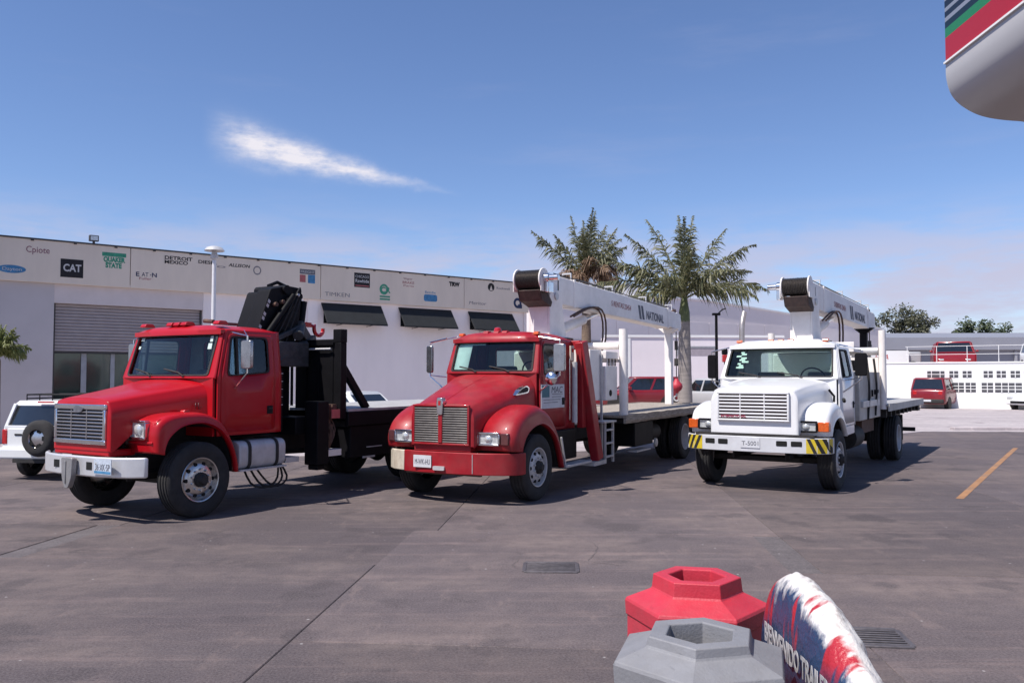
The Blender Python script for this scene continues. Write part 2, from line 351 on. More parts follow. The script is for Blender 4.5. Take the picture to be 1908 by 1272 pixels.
# faded orange parking line
ym=mat('worn orange road paint',(.34,.17,.075),.8,var=.25,scale=3,dirt=1.0,dirtcol=(.19,.145,.125),scuff=.8)
pl=MB()
a=Vector((6.93,13.05)); b=Vector((13.3,22.2)); d=(b-a).normalized(); n_=Vector((-d.y,d.x))*.055
N_=26
for k in range(N_):
    p=a+(b-a)*(k/N_); q=a+(b-a)*((k+1)/N_); j=lambda:rs.uniform(-.012,.012)
    pl.add([(*(p-n_),.004),(*(q-n_),.004),(*(q+n_),.004),(*(p+n_),.004)],[(0,1,2,3)])
struct(pl.build('parking_line',ym,smooth=0)); 
# ------------------------------------------------------------------ drain grates
iron=mat('worn cast iron',(.13,.115,.12),.6,.5,var=.3,scale=14)
def drain(loc,rz,label,w=.52,l=.42,nb=7):
    t=empty('drain_grate',loc,rz,label,'drain','drain grates in the paving')
    f=MB()
    for s in (-1,1): f.box(-w/2,w/2,s*l/2-.02,s*l/2+.02,-.03,.011); f.box(s*w/2-.02,s*w/2+.02,-l/2+.0201,l/2-.0201,-.03,.0105)
    f.build('frame',iron,t,bevel=.004)
    MB().box(-w/2+.02,w/2-.02,-l/2+.02,l/2-.02,.001,.0025).build('pit',holem,t,smooth=0)
    for k in range(nb):
        y=-l/2+.02+(k+.5)*(l-.04)/nb; MB().box(-w/2+.0205,w/2-.0205,y-.014,y+.014,.003,.010).build('bar',iron,t,bevel=.003)
drain((.385,8.39,.002),R(-3),'narrow iron drain grate in the paving before the middle truck')
drain((2.66,6.16,.002),R(-8),'dark iron drain grate in the paving beside the wrapped panel',.36,.42,7)
# cracks in the paving are thin dark filled lines
crk=MB()
for pts in ([(.06,8.33),(.0,8.52),(.07,8.75)],[(.78,8.7),(.86,8.95),(.95,9.35),(.93,9.6)],[(.83,8.62),(.98,8.57),(1.1,8.47)]):
    for p,q in zip(pts,pts[1:]): 
        for k in range(5):
            A=Vector(p)+(Vector(q)-Vector(p))*(k/5)+Vector((rs.uniform(-.012,.012),0)); B=Vector(p)+(Vector(q)-Vector(p))*((k+1)/5)
            dd=(B-A).normalized(); nn=Vector((-dd.y,dd.x))*.004; crk.add([(*(A-nn),.003),(*(B-nn),.003),(*(B+nn),.003),(*(A+nn),.003)],[(0,1,2,3)])
o=crk.build('pavement_crack',dirtm,smooth=0); o['kind']='structure'

# ------------------------------------------------------------------ main workshop building
plaster=mat('white plaster',(.92,.83,.79),.85,var=.04,scale=1.4,dirt=.16,dirtcol=(.52,.45,.40),bump=.05,stretch=(1,1,.22))
plaster_shade=mat('shade toned plaster',(.56,.51,.50),.85,var=.04,scale=1.2,dirt=.12,dirtcol=(.28,.27,.28))  # darker copy of the plaster: the left wing's shade put into its colour
fasc=mat('beige painted fascia',(.80,.68,.55),.8,var=.05,scale=1.7,dirt=.30,dirtcol=(.46,.38,.31),stretch=(1,1,.3))
lint=mat('beige grey lintel',(.68,.60,.57),.85,var=.05,scale=2,dirt=.2,dirtcol=(.33,.29,.25))
shut=mat('taupe steel shutter',(.37,.325,.32),.5,.2,var=.08,scale=4,dirt=.2)
coping=mat('dark metal coping',(.05,.045,.045),.6)
awn=mat('charcoal awning cloth',(.014,.0155,.017),.8,var=.25,scale=4,bump=.1)
shopg=mat('dark green shop glass',(.010,.040,.034),.12,var=.3,scale=1.5,coat=.8,spec=.8)
mull=mat('grey mullion',(.33,.34,.36),.5,.3)
B=empty('workshop_building',(-13.34,24.375,0),R(39.12),'long low workshop with beige fascia painted with makers\' logos, behind the red trucks','building')
wall=MB().box(-9,-.002,.12,12,0,4.62).build('wall',plaster_shade,B,smooth=0)
MB().box(4.33,18.1,.12,12,0,4.62).build('wall',plaster,B,smooth=0)
MB().box(0,4.328,.13,1.2,4.04,4.62).build('lintel',lint,B,smooth=0)
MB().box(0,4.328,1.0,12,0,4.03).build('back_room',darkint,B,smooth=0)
MB().box(7.98,8.36,.085,.12,0,4.62).build('pilaster',plaster,B,smooth=0)
box('soffit',lint,B,(-9,18.1,.01,.3,4.62,4.68))
for a,b in ((-9,2.04),(2.06,8.41),(8.43,14.7),(14.72,18.15)): box('fascia_panel',fasc,B,(a,b,0,.11,4.6,5.83),.006)
box('roof_slab',coping,B,(-9,18.15,.112,12,4.7,5.8))
c=MB().box(-9,18.2,-.03,.22,5.832,5.872)
for k in range(24): c.box(-8.5+k*1.12,-8.42+k*1.12,-.035,.0,5.79,5.85)
c.build('coping',coping,B)
for k in range(15):
    z=2.62+k*.0945; mb=MB(); pr=[(.30,z),(.275,z+.02),(.275,z+.07),(.30,z+.092)]
    mb.prism(pr+[(.33,z+.092),(.33,z)],lambda y,zz:(.02,y,zz),lambda y,zz:(4.31,y,zz)); mb.build('shutter_slat',shut,B)
box('shutter_rail',coping,B,(.0,.06,.24,.36,0,4.03)); box('shutter_rail',coping,B,(4.268,4.327,.24,.36,0,4.03)); box('shutter_bar',coping,B,(.06,4.268,.26,.34,2.575,2.612))
for a,b in ((.07,.80),(.97,1.62),(1.76,2.55),(2.66,4.26)): box('glass_pane',shopg,B,(a,b,.42,.435,.1,2.57))
for a in (.80,1.62,2.55): box('mullion',mull,B,(a+.005,a+(.16 if a<1 else .13)-.005+.0,.38,.46,0,2.57))
box('door_sill',mull,B,(.06,4.27,.36,.5,0,.1))
for (a,b,n) in ((8.5,10.95,0),(11.7,14.15,0),(14.98,17.3,0)):
    z0,z1=3.74,4.52
    mb=MB().prism([(.118,z1),(.118,z1-.05),(-.36,z0),(-.40,z0),(-.40,z0+.05)],lambda y,z:(a,y,z),lambda y,z:(b,y,z))
    mb.build('awning',awn,B,bevel=.01)
    wv=MB().box(a+.1,b-.1,.10,.125,3.78,4.4).build('window',carglass,B)
    for k in (.25,.75): MB().bar((a+(b-a)*k,.11,3.72),(a+(b-a)*k,-.36,z0+.01),.02,.02).build('awning_arm',coping,B)
# conduit at the end
MB().cyl((17.95,.07,2.2),(17.95,.07,4.6),.035).build('conduit',plaster,B); MB().cyl((7.75,.07,0),(7.75,.07,4.6),.05).build('downpipe',plaster,B); MB().cyl((4.6,.1,3.1),(7.7,.1,3.1),.02).build('conduit',lint,B); box('junction_box',lint,B,(4.45,4.75,.06,.119,3.0,3.25),.01)
# painted marks on the fascia (flat print, slightly proud)
navy=mat('navy print',(.02,.035,.09),.75,var=.2); blk=mat('black print',(.015,.013,.014),.75); wht=mat('white print',(.6,.58,.55),.75)
grn=mat('green print',(.05,.30,.18),.75,var=.3,scale=9); blu=mat('blue print',(.06,.22,.40),.75,var=.3,scale=9); pnk=mat('faded red print',(.42,.12,.12),.75,var=.3); mar=mat('maroon print',(.22,.05,.09),.75); gry=mat('faded grey print',(.22,.20,.21),.75,var=.4,scale=9)
def T(body,u,z,size,m,w=None,bold=0.,shear=0.,y=-.003):
    o=text(body,size,m,B,(u,y,z),ROT_SIDE,bold=bold,shear=shear,ext=.001,name='painted_logo')
    if w:
        wd=max(v.co.x for v in o.data.vertices)-min(v.co.x for v in o.data.vertices); k=w/wd
        for v in o.data.vertices: v.co.x*=k
    return o
def plate(a,b,z0,z1,m,y=-.003,n='painted_logo',r=0):
    pts=[(a,z0),(b,z0),(b,z1),(a,z1)]
    if r: pts=rpoly(pts,r)
    return MB().prism(pts,lambda u,z:(u,y,z),lambda u,z:(u,y+.002,z)).build(n,m,B,smooth=0)
def disc(u,z,ru,rz,m,y=-.003,r0=0,n=28):
    mb=MB(); rows=[]
    for k in (r0,1): rows.append([(u+ru*k*math.cos(2*math.pi*i/n),y,z+rz*k*math.sin(2*math.pi*i/n)) for i in range(n)])
    return mb.grid(rows,True).build('painted_logo',m,B,smooth=0)
T('Cpiote',-.78,5.45,.26,mar,.6)
disc(-1.12,4.93,.36,.115,blu); T('Dayton',-1.36,4.89,.13,wht,.48,y=-.006)
plate(.12,.73,4.80,5.34,blk,-.004); T('CAT',.19,4.98,.30,wht,.48,bold=.008,y=-.008); MB().add([(.27,-.007,4.85),(.60,-.007,4.85),(.43,-.007,5.06)],[(0,1,2)]).build('painted_logo',blk,B,smooth=0)
plate(1.24,1.92,5.52,5.64,grn); T('QUAKER',1.28,5.36,.20,grn,.62,bold=.012); T('STATE',1.34,5.18,.20,grn,.46,bold=.012)
T('E',2.2,4.98,.19,navy,.10,bold=.004); T('AT',2.38,4.98,.19,navy,.2); T('·N',2.62,4.98,.19,navy,.2,bold=.004); T('Fuller',2.3,4.88,.11,pnk,.36)
T('DETROIT',3.05,5.58,.16,blk,.86,bold=.004); T('MEXICO',3.05,5.45,.15,blk,.72,bold=.004); T('DIESEL',4.1,5.54,.15,blk,.6,bold=.003); T('ALLISON',5.1,5.52,.15,blk,.74,bold=.003,shear=.2); disc(6.08,5.46,.14,.15,gry,r0=.72)
disc(4.85,5.48,.15,.03,gry,r0=.6)
plate(7.62,8.2,5.47,5.64,textgrey); T('FREIGHT',7.65,5.51,.12,wht,.52,y=-.006); plate(7.62,7.84,5.18,5.44,pnk); plate(7.93,8.2,5.16,5.46,blu)
T('TIMKEN',8.58,4.76,.2,gry,.98)
plate(9.75,10.4,5.15,5.68,blk,-.004); T('CHICAGO',9.79,5.5,.14,wht,.56,y=-.008); T('Rawhide',9.79,5.33,.17,wht,.56,y=-.008,bold=.003); plate(9.79,10.36,5.19,5.23,pnk,-.007)
disc(11.0,5.14,.19,.2,grn,r0=.62); T('CR',10.86,5.02,.3,grn,.42,bold=.01); plate(10.82,11.26,4.84,4.90,grn); plate(10.82,11.26,4.74,4.80,grn)
T('Wagner',11.85,5.58,.1,mar,.4); T('BRAKE',11.8,5.42,.14,pnk,.52); T('Parts',11.84,5.31,.1,pnk,.46)
T('Bendix',12.82,5.11,.14,blu,.5); plate(12.78,13.4,4.80,5.07,blu,r=.09)
T('TRW',13.98,5.48,.22,blk,.52,bold=.016)
disc(16.08,5.56,.17,.17,blk); MB().add([(16.0,-.006,5.42),(16.16,-.006,5.42),(16.08,-.006,5.64)],[(0,1,2)]).build('painted_logo',fasc,B,smooth=0); T('Rockwell',16.35,5.50,.14,gry,.7)
T('Meritor',14.93,4.80,.18,gry,.88,shear=.15)
disc(17.5,4.98,.22,.22,navy,r0=.5); plate(17.52,17.74,4.76,4.92,navy,-.006)
# floodlight on the parapet
fl=empty('roof_floodlight',(0,0,0),0,'small dark floodlight standing on the parapet edge of the workshop','light'); fl.location=Vector((-13.34+.776*1.0,24.375+.631*1.0,5.872)); fl.rotation_euler=(0,0,R(39.12))
MB().box(-.13,.13,-.06,.06,.06,.24).build('housing',coping,fl,bevel=.01); box('lens',lens,fl,(-.1,.1,-.068,-.061,.085,.215)); MB().box(-.03,.03,-.03,.03,0,.06).build('bracket',coping,fl)

# ------------------------------------------------------------------ lamp posts
polew=mat('white lamp pole paint',(.72,.70,.70),.4,var=.04); 
lp=empty('lamp_post',(-7.86,22.0,0),0,'slim white lamp post with flat dish lamp, rising behind the left red truck','lamp post')
MB().cyl((0,0,0),(0,0,5.0),.075,.05,n=16).build('pole',polew,lp); MB().lathe([(.001,5.32),(.1,5.315),(.2,5.28),(.26,5.2),(.245,5.185),(.18,5.2),(.001,5.2)],(0,0,0),'z',32).build('lamp_dish',silver,lp)
MB().lathe([(.05,4.95),(.09,4.99),(.10,5.09),(.07,5.12),(.07,5.2)],(0,0,0),'z',20).build('lamp_neck',silver,lp)
lq=empty('lamp_post',(8.8,36.0,0),0,'thin black lamp post with small forked head, left of the white truck','lamp post')
MB().cyl((0,0,0),(0,0,4.55),.07,.06,n=12).build('pole',black,lq); h=MB().box(-.17,.17,-.08,.08,4.5,4.6).bar((.1,0,4.6),(.3,0,4.78),.06,.05).bar((.25,0,4.74),(.42,-.02,4.8),.05,.05); h.build('lamp_head',black,lq,bevel=.01)

# ------------------------------------------------------------------ buildings behind
greyw=mat('pale grey cladding',(.74,.67,.66),.75,var=.04,scale=.6,dirt=.1); pinkw=mat('pale pinkish plaster',(.80,.72,.74),.85,var=.04,scale=.5,dirt=.12,dirtcol=(.5,.42,.4)); greyd=mat('grey trim',(.30,.30,.32),.7); pale=mat('bright white wall paint',(.80,.79,.77),.8,var=.03,scale=.5,dirt=.05)
def bldg(name,p,ang,label): return empty(name,(p[0],p[1],0),R(ang),label,'building')
W=bldg('warehouse',(2.5,47.0),30,'pale grey warehouse with low sloping roof behind the palms and the white truck')
L_=30.0
gb=MB().prism([(0,0),(L_,0),(L_,5.4),(L_*.42,6.75),(6.5,6.75),(0,6.1)],lambda x,z:(x,1.2,z),lambda x,z:(x,14,z)); gb.build('wall',greyw,W,smooth=0)
MB().bar((L_*.42,1.2,6.79),(L_+.2,1.2,5.44),.12,.1).build('roof_trim',pale,W); MB().bar((6.4,1.2,6.8),(L_*.42,1.2,6.8),.12,.1).build('roof_trim',greyw,W); MB().bar((-.2,1.2,6.12),(6.4,1.2,6.78),.12,.1).build('roof_trim',pale,W)
MB().box(0,L_,1.12,1.19,3.9,4.0).build('ledge',greyd,W)
for k in range(12): box('cladding_panel',greyw,W,(.1+k*2.5,2.55+k*2.5,1.175,1.199,4.08,5.35))
for k in (9,17,24):
    dd=box('door_panel',greyd,W,(k,k+2.6,1.15,1.195,0,3.4)); 
MB().box(2.0,8.0,2.0,7.0,6.0,7.6).build('roof_tank_room',pale,W,smooth=0)
An=bldg('annex',(5.1,45.5),4,'low pale pink annex wall with a grey framed opening, behind the middle flatbed')
box('wall',pinkw,An,(0,9.9,0,1.5,0,4.0)); box('parapet',pale,An,(-.05,9.95,-.06,.14,4.002,4.13)); box('pilaster',pale,An,(1.0,1.35,-.05,-.002,0,3.95)); 
fr=MB(); 
for b in ((3.9,6.1,-.06,-.003,3.42,3.52),(3.9,4.0,-.06,-.003,3.0,3.418),(6.0,6.1,-.06,-.003,3.0,3.418)): fr.box(*b)
fr.build('door_frame',greyd,An); box('door_header',mat('dusty mauve panel',(.36,.31,.34),.7),An,(4.002,5.998,-.04,-.003,3.0,3.418)); 
box('door_panel',pinkw,An,(4.002,5.998,-.03,-.003,0,2.998))
sg=empty('post_signboard',(9.35,36.8,0),0,'small black and red lantern on a thin post left of the white cab','signboard'); MB().cyl((0,0,0),(0,0,2.5),.03,n=8).build('post',black,sg); box('signboard_body',redlens,sg,(-.11,.11,-.1,.1,2.5,2.82),.03); box('signboard_cap',black,sg,(-.12,.12,-.11,.11,2.825,3.08),.05)  # small black and red object taken for a sign, set on an added post
Gr=bldg('long_shed',(26,72),-4,'long grey metal shed with flat eave behind the parked vehicles on the terrace')
box('wall',mat('grey sheet metal',(.25,.25,.275),.6,.3,var=.06,scale=.5),Gr,(-4,46,0,9,0,4.2)); MB().prism([(-.4,4.1),(9.4,4.1),(9.4,6.0),(-.4,5.15)],lambda y,z:(-4.3,y,z),lambda y,z:(46.3,y,z)).build('roof',mat('grey sheet roof',(.30,.30,.33),.55,.3,var=.05,scale=.5),Gr,smooth=0)
for k in range(10): box('column',greyd,Gr,(-3.5+k*5,-3.3+k*5,-.2,-.003,0,4.0))
# white terrace wall with block openings
Wl=empty('terrace_wall',(21.8,52.0,0),R(-34),'bright white terrace wall with rows of small block windows, at the far right','wall')
box('wall',pale,Wl,(0,16,0,.3,0,2.64)); box('capping',pale,Wl,(-.05,16,-.04,.34,2.642,2.72))
box('plinth',pale,Wl,(0,16,-.06,-.002,0,.6),.01)
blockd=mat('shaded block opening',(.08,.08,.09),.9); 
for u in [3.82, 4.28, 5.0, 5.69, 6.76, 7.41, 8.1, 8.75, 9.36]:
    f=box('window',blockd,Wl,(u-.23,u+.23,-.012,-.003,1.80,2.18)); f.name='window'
    fr=MB().box(u-.02,u+.02,-.03,-.013,1.80,2.18).box(u-.23,u-.0201,-.03,-.013,1.97,2.01).box(u+.0201,u+.23,-.03,-.013,1.97,2.01).build('muntin',pale,f)
for u0,u1 in [(4.96, 5.51), (5.6, 6.12), (6.42, 6.99), (7.09, 8.41)]:
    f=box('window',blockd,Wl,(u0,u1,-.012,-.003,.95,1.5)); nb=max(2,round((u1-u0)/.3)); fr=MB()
    for k in range(1,nb): x=u0+(u1-u0)*k/nb; fr.box(x-.02,x+.02,-.03,-.013,.95,1.5)
    for z in (1.13,1.31):
        fr.box(u0,u1,-.034,-.0301,z-.02,z+.02)
    fr.build('muntin',pale,f)
# terrace behind it
struct(MB().prism([(22.2,52.2),(35.4,43.2),(80,60),(80,71),(22,71)],lambda x,y:(x,y,0),lambda x,y:(x,y,2.3)).build('terrace',lightm,smooth=0))
rf=empty('railing',(21.8,52.0,2.72),R(-34),'thin white rail fence on top of the terrace wall','fence')
for k in range(8): MB().cyl((2.5+k*1.6,.15,0),(2.5+k*1.6,.15,.95),.018,n=8).build('post',pale,rf)
for z in (.45,.93): MB().cyl((2.4,.15,z),(14,.15,z),.014,n=8).build('rail',pale,rf)

# ------------------------------------------------------------------ vegetation
def leafmat(name,a,b,tr=.25):
    m=bpy.data.materials.new(name); m.use_nodes=True; nt=m.node_tree; N=nt.nodes; L=nt.links; p=N['Principled BSDF']; p.inputs['Roughness'].default_value=.5; p.inputs['Specular IOR Level'].default_value=.4
    g=N.new('ShaderNodeNewGeometry'); r=N.new('ShaderNodeValToRGB'); r.color_ramp.elements[0].color=a+(1,); r.color_ramp.elements[1].color=b+(1,); L.new(g.outputs['Random Per Island'],r.inputs[0]); L.new(r.outputs[0],p.inputs['Base Color'])
    t=N.new('ShaderNodeBsdfTranslucent'); L.new(r.outputs[0],t.inputs[0]); mx=N.new('ShaderNodeMixShader'); mx.inputs[0].default_value=tr; L.new(p.outputs[0],mx.inputs[1]); L.new(t.outputs[0],mx.inputs[2]); L.new(mx.outputs[0],N['Material Output'].inputs[0]); return m
palmleaf=leafmat('palm leaflets',(.045,.058,.022),(.26,.245,.13)); drypalm=leafmat('dry palm leaflets',(.16,.10,.06),(.36,.24,.16)); smallleaf=leafmat('yellow green leaflets',(.10,.13,.035),(.26,.27,.09)); treeleaf=leafmat('tree leaves',(.028,.045,.018),(.085,.105,.042)); treeleaf2=leafmat('dusty tree leaves',(.05,.055,.03),(.13,.125,.07))
bark=mat('grey ringed palm bark',(.27,.235,.21),.9,var=.2,scale=2,stretch=(1,1,8),bump=.4,bscale=8); barkb=mat('brown palm bark',(.20,.14,.10),.95,var=.35,scale=5,stretch=(1,1,5),bump=.5,bscale=12); shaft=mat('green crownshaft',(.10,.12,.045),.6,var=.2,scale=3,stretch=(3,3,.6))
def frond(az,el,ln,droop,m,rr,par,base,lw=.030,ll=.80,nl=74,twist=0.):
    mb=MB(); pts=[]; d=Vector((math.cos(az)*math.cos(el),math.sin(az)*math.cos(el),math.sin(el))); p=Vector(base); st=ln/16
    for i in range(17): pts.append(p.copy()); p=p+d*st; d=(d+Vector((0,0,-droop*st*(.35+i/16)))).normalized()
    mb.tube(pts,[.035*(1-i/17)+.006 for i in range(17)],5)
    side0=Vector((-math.sin(az),math.cos(az),0))
    for k in range(nl):
        t=.12+.88*(k+rr.random()*.5)/nl; f=t*15.999; i=min(int(f),15); q=pts[i].lerp(pts[i+1],f-i); dd=(pts[i+1]-pts[i]).normalized(); upv=side0.cross(dd).normalized()
        L0=ll*(math.sin(min(1,t*1.15)*math.pi)**.55*.85+.18)*rr.uniform(.75,1.15)
        for s in (-1,1,rr.uniform(-.6,.6)):
            dr=(side0*s*rr.uniform(.5,1.)+dd*rr.uniform(.4,.95)+upv*rr.uniform(-.55,.85)).normalized(); a=q; wv=dd.cross(dr).cross(dr).normalized()*lw*rr.uniform(.6,1.1)
            m1=a+dr*L0*.5+Vector((0,0,-L0*.12)); e=a+dr*L0*.88+Vector((0,0,-L0*rr.uniform(.3,.8)))
            mb.add([a-wv*.5,a+wv*.5,m1+wv,m1-wv,e],[(0,1,2,3),(3,2,4)])
    return mb.build('frond',m,par,smooth=0)
def palm(loc,label,ht,r0,shaft_h,fronds,barkm,seed,lean=(0,0)):
    rr=random.Random(seed); t=empty('palm_tree',loc,0,label,'palm tree','palms'); pts=[];rad=[]
    for i in range(15):
        k=i/14; pts.append((lean[0]*k*k,lean[1]*k*k,ht*k)); rad.append(r0*(1.15-.35*k+.12*math.exp(-k*9))*(1+.012*(-1)**i))
    MB().tube(pts,rad,18).build('trunk',barkm,t,smooth=60)
    top=Vector((lean[0],lean[1],ht))
    MB().tube([top+Vector((0,0,z)) for z in (-.05,shaft_h*.3,shaft_h*.65,shaft_h)],[r0*.82,r0*.8,r0*.55,r0*.28],14).build('crownshaft',shaft if barkm is bark else barkb,t,smooth=60)
    for (az,el,ln,dr,mm) in fronds: frond(R(az),R(el),ln,dr,mm,rr,t,top+Vector((0,0,shaft_h*rr.uniform(.72,1.0))),ll=.80 if ln>1.5 else .28,nl=54 if ln>1.5 else 30,lw=.03 if ln>1.5 else .016)
    return t
pl_=palmleaf
palm((6.6,32.0,0),'green palm with arching fronds and grey trunk behind the middle flatbed\'s boom tip',4.0,.26,1.05,
  [(180,25,3.9,.30,pl_),(186,40,3.4,.30,pl_),(175,56,3.4,.2,pl_),(150,40,3.0,.3,pl_),(128,64,3.7,.16,pl_),(95,80,3.5,.12,pl_),(60,74,3.6,.16,pl_),(25,62,3.6,.2,pl_),(5,48,3.6,.24,pl_),(-8,28,3.3,.42,pl_),(-25,18,2.9,.5,pl_),(20,36,3.4,.34,pl_),(-90,52,2.6,.3,pl_),(-120,30,2.5,.45,pl_),(-60,34,2.5,.45,pl_),(205,14,2.8,.45,pl_),(-100,74,3.0,.15,pl_),(90,40,2.6,.35,pl_)],bark,11)
palm((3.42,38.5,0),'palm with upright fronds and a skirt of dry brown leaves, behind the crane boom',5.3,.24,1.2,
  [(183,44,3.4,.05,pl_),(172,58,2.6,.1,pl_),(128,74,3.4,.1,pl_),(100,82,3.0,.12,pl_),(60,74,3.4,.1,pl_),(20,62,3.0,.16,pl_),(10,50,2.6,.3,pl_),(-5,30,2.0,.6,drypalm),(-80,70,3.2,.1,pl_),(-100,55,2.6,.2,pl_),(-30,55,2.5,.3,pl_),(40,66,2.9,.18,pl_),(-60,30,1.8,.8,drypalm),(-110,25,1.7,.9,drypalm),(-85,45,1.9,.7,drypalm),(-20,15,1.6,.9,drypalm),(200,20,1.6,.9,drypalm),(-140,30,1.6,.8,drypalm)],barkb,12)
rr=random.Random(5)
palm((-13.25,21.6,0),'small yellow green palm by the shaded wall at the left edge',2.2,.07,.25,
  [(rr.uniform(0,360),rr.uniform(20,88),rr.uniform(.6,1.0),rr.uniform(1.2,2.6),smallleaf) for _ in range(26)],barkb,13)
def tree(loc,label,h,rx,rz,n,m,seed,cat='tree'):
    rr=random.Random(seed); t=empty('tree',loc,0,label,cat,'trees beyond the long shed'); mb=MB()
    mb.tube([(0,0,0),(.1,0,h*.3),(-.05,.1,h*.55)],[.28,.22,.12],10)
    for k in range(6): a=k*1.05; mb.tube([(0,0,h*.4),(math.cos(a)*rx*.4,math.sin(a)*rx*.4,h*.6),(math.cos(a)*rx*.7,math.sin(a)*rx*.7,h*.78)],[.1,.07,.03],6)
    mb.build('trunk',barkb,t)
    cl=[]
    for k in range(34):
        a=rr.uniform(0,6.283); q=rr.random()**.5; zz=rr.uniform(-.8,1); cl.append((math.cos(a)*q*rx*math.sqrt(max(.1,1-zz*zz*.8)),math.sin(a)*q*rx*math.sqrt(max(.1,1-zz*zz*.8)),h-rz+zz*rz*rr.uniform(.75,1.1),rr.uniform(.14,.3)*rx))
    mb=MB()
    for k in range(n):
        c=rr.choice(cl); v=Vector((rr.gauss(0,1),rr.gauss(0,1),rr.gauss(0,.8))).normalized()*c[3]*rr.random()**.4; p=Vector(c[:3])+v; s=rr.uniform(.10,.22)
        a=Vector((rr.gauss(0,1),rr.gauss(0,1),rr.gauss(0,1))).normalized(); b=a.orthogonal().normalized(); mb.add([p-a*s,p+b*s*.6,p+a*s,p-b*s*.6],[(0,1,2,3)])
    mb.build('crown',m,t,smooth=0)
tree((42.5,92,0),'dusty broad tree left of the pair rising over the long shed',8.9,4.1,2.6,5200,treeleaf2,21)
tree((47.0,95,0),'small round tree crown between the two larger trees over the shed',7.0,2.6,1.8,2600,treeleaf2,22)
tree((52.6,94,0),'dark green tree at right rising over the long shed roof',8.0,3.6,2.3,5200,treeleaf,23)
tree((40.0,99,0),'darker tree behind the crane boom tip of the white truck',8.6,3.0,2.2,3000,treeleaf,24)
# ------------------------------------------------------------------ truck building blocks
# truck space: x runs back from the front axle, -y is the driver's side (towards the camera), z up
def wheel(par,x,y,side,rimm,r=.505,w=.27,front=True,holes=10,dual=False):
    """side -1: outer face towards -y"""
    s=side; c=(x,y,r); hw=w/2
    prof=[(.29,-hw*.86),(.33,-hw*.98),(.40,-hw*1.06),(.46,-hw*1.02),(.49,-hw*.9),(.503,-hw*.78)]
    for k in range(4):
        a=-hw*.62+k*hw*.41; prof+=[(.505,a-.02),(.49,a-.012),(.49,a+.012),(.505,a+.02)]
    prof+=[(.503,hw*.78),(.49,hw*.9),(.46,hw*1.02),(.40,hw*1.06),(.33,hw*.98),(.29,hw*.86)]
    k=r/.505; prof=[(a*k,b) for a,b in prof]
    o=s*hw
    if front: rp=[(.302,o*.93),(.296,o*1.0),(.282,o*.96),(.27,o*.45),(.25,o*.30),(.235,o*.62),(.19,o*.86),(.13,o*.9),(.001,o*.9)]
    else: rp=[(.302,o*.93),(.296,o*1.0),(.282,o*.96),(.275,o*.2),(.25,o*-.3),(.2,o*-.45),(.12,o*-.5),(.001,o*-.5)]
    rim=MB().lathe(rp,c,'y',40).build('wheel',rimm,par,smooth=40)
    t=MB().lathe(prof,c,'y',44).build('tyre',rubber,rim,smooth=40)
    hz=o*.9 if front else o*-.5
    h=MB().cyl((x,y+hz*.8,r),(x,y+hz+s*.05,r),.105,.095,20).cyl((x,y+hz+s*.05,r),(x,y+hz+s*.085,r),.07,.05,16)
    h.build('hub',chassis if front else rust,rim,smooth=40)
    hb=MB(); hd=MB()
    for i in range(holes):
        a=2*math.pi*i/holes; q=.215 if front else .225; yy=y+(o*.75 if front else o*-.37)
        hb.cyl((x+q*math.cos(a),yy-s*.03,r+q*math.sin(a)),(x+q*math.cos(a),yy+s*.012,r+q*math.sin(a)),.026,n=10)
        a+=math.pi/holes; q=.143; yy=y+(o*.89 if front else o*-.49); hd.cyl((x+q*math.cos(a),yy,r+q*math.sin(a)),(x+q*math.cos(a),yy+s*.028,r+q*math.sin(a)),.016,n=6)
    hb.build('hand_holes',holem,rim,smooth=0); hd.build('wheel_nuts',rimm,rim,smooth=0)
    if dual:
        MB().lathe(prof,(x,y-s*.34,r),'y',36).build('tyre',rubber,rim,smooth=40); MB().lathe([(.3,0),(.28,-s*.1),(.001,-s*.1)],(x,y-s*.34,r),'y',30).build('inner_rim',chassis,rim)
def fender(par,m,outer,arch,yin,yout,rnd=.10,n=34):
    O=cr(outer,n); A=cr(arch,n)
    for s in (-1,1):
        rows=[]
        cols=[]
        for (ox,oz),(ax,az) in zip(O,A):
            d=Vector((ax-ox,az-oz)); L_=d.length; d=d/max(L_,1e-6)
            P=lambda k:(ox+d.x*k,oz+d.y*k)
            q=min(rnd,L_*.6)
            cols.append([(ox,s*yin,oz),(ox,s*(yout-rnd*1.2),oz),(*[P(q*.08)[0]],s*(yout-rnd*.55),P(q*.08)[1]),(P(q*.3)[0],s*(yout-rnd*.2),P(q*.3)[1]),(P(q*.7)[0],s*(yout-rnd*.03),P(q*.7)[1]),(P(q)[0],s*yout,P(q)[1]),
                (P(max(q,L_*.85))[0],s*yout,P(max(q,L_*.85))[1]),(ax,s*(yout+.012),az),(ax+d.x*.012,s*(yout-.01),az+d.y*.012),(ax+d.x*.012,s*(yout-.07),az+d.y*.012)])
        MB().grid(cols).build('fender',m,par,smooth=50,solid=.012)
        MB().box(-.62,.66,min(s*.43,s*.45),max(s*.43,s*.45),.5,1.36).build('wheel_well_wall',chassis,par,smooth=0)
        # dark inner liner
        MB().grid([[(ax,s*(yout-.07),az),(ax-.0,s*.42,az)] for ax,az in A]).build('wheel_well',chassis,par,smooth=60)
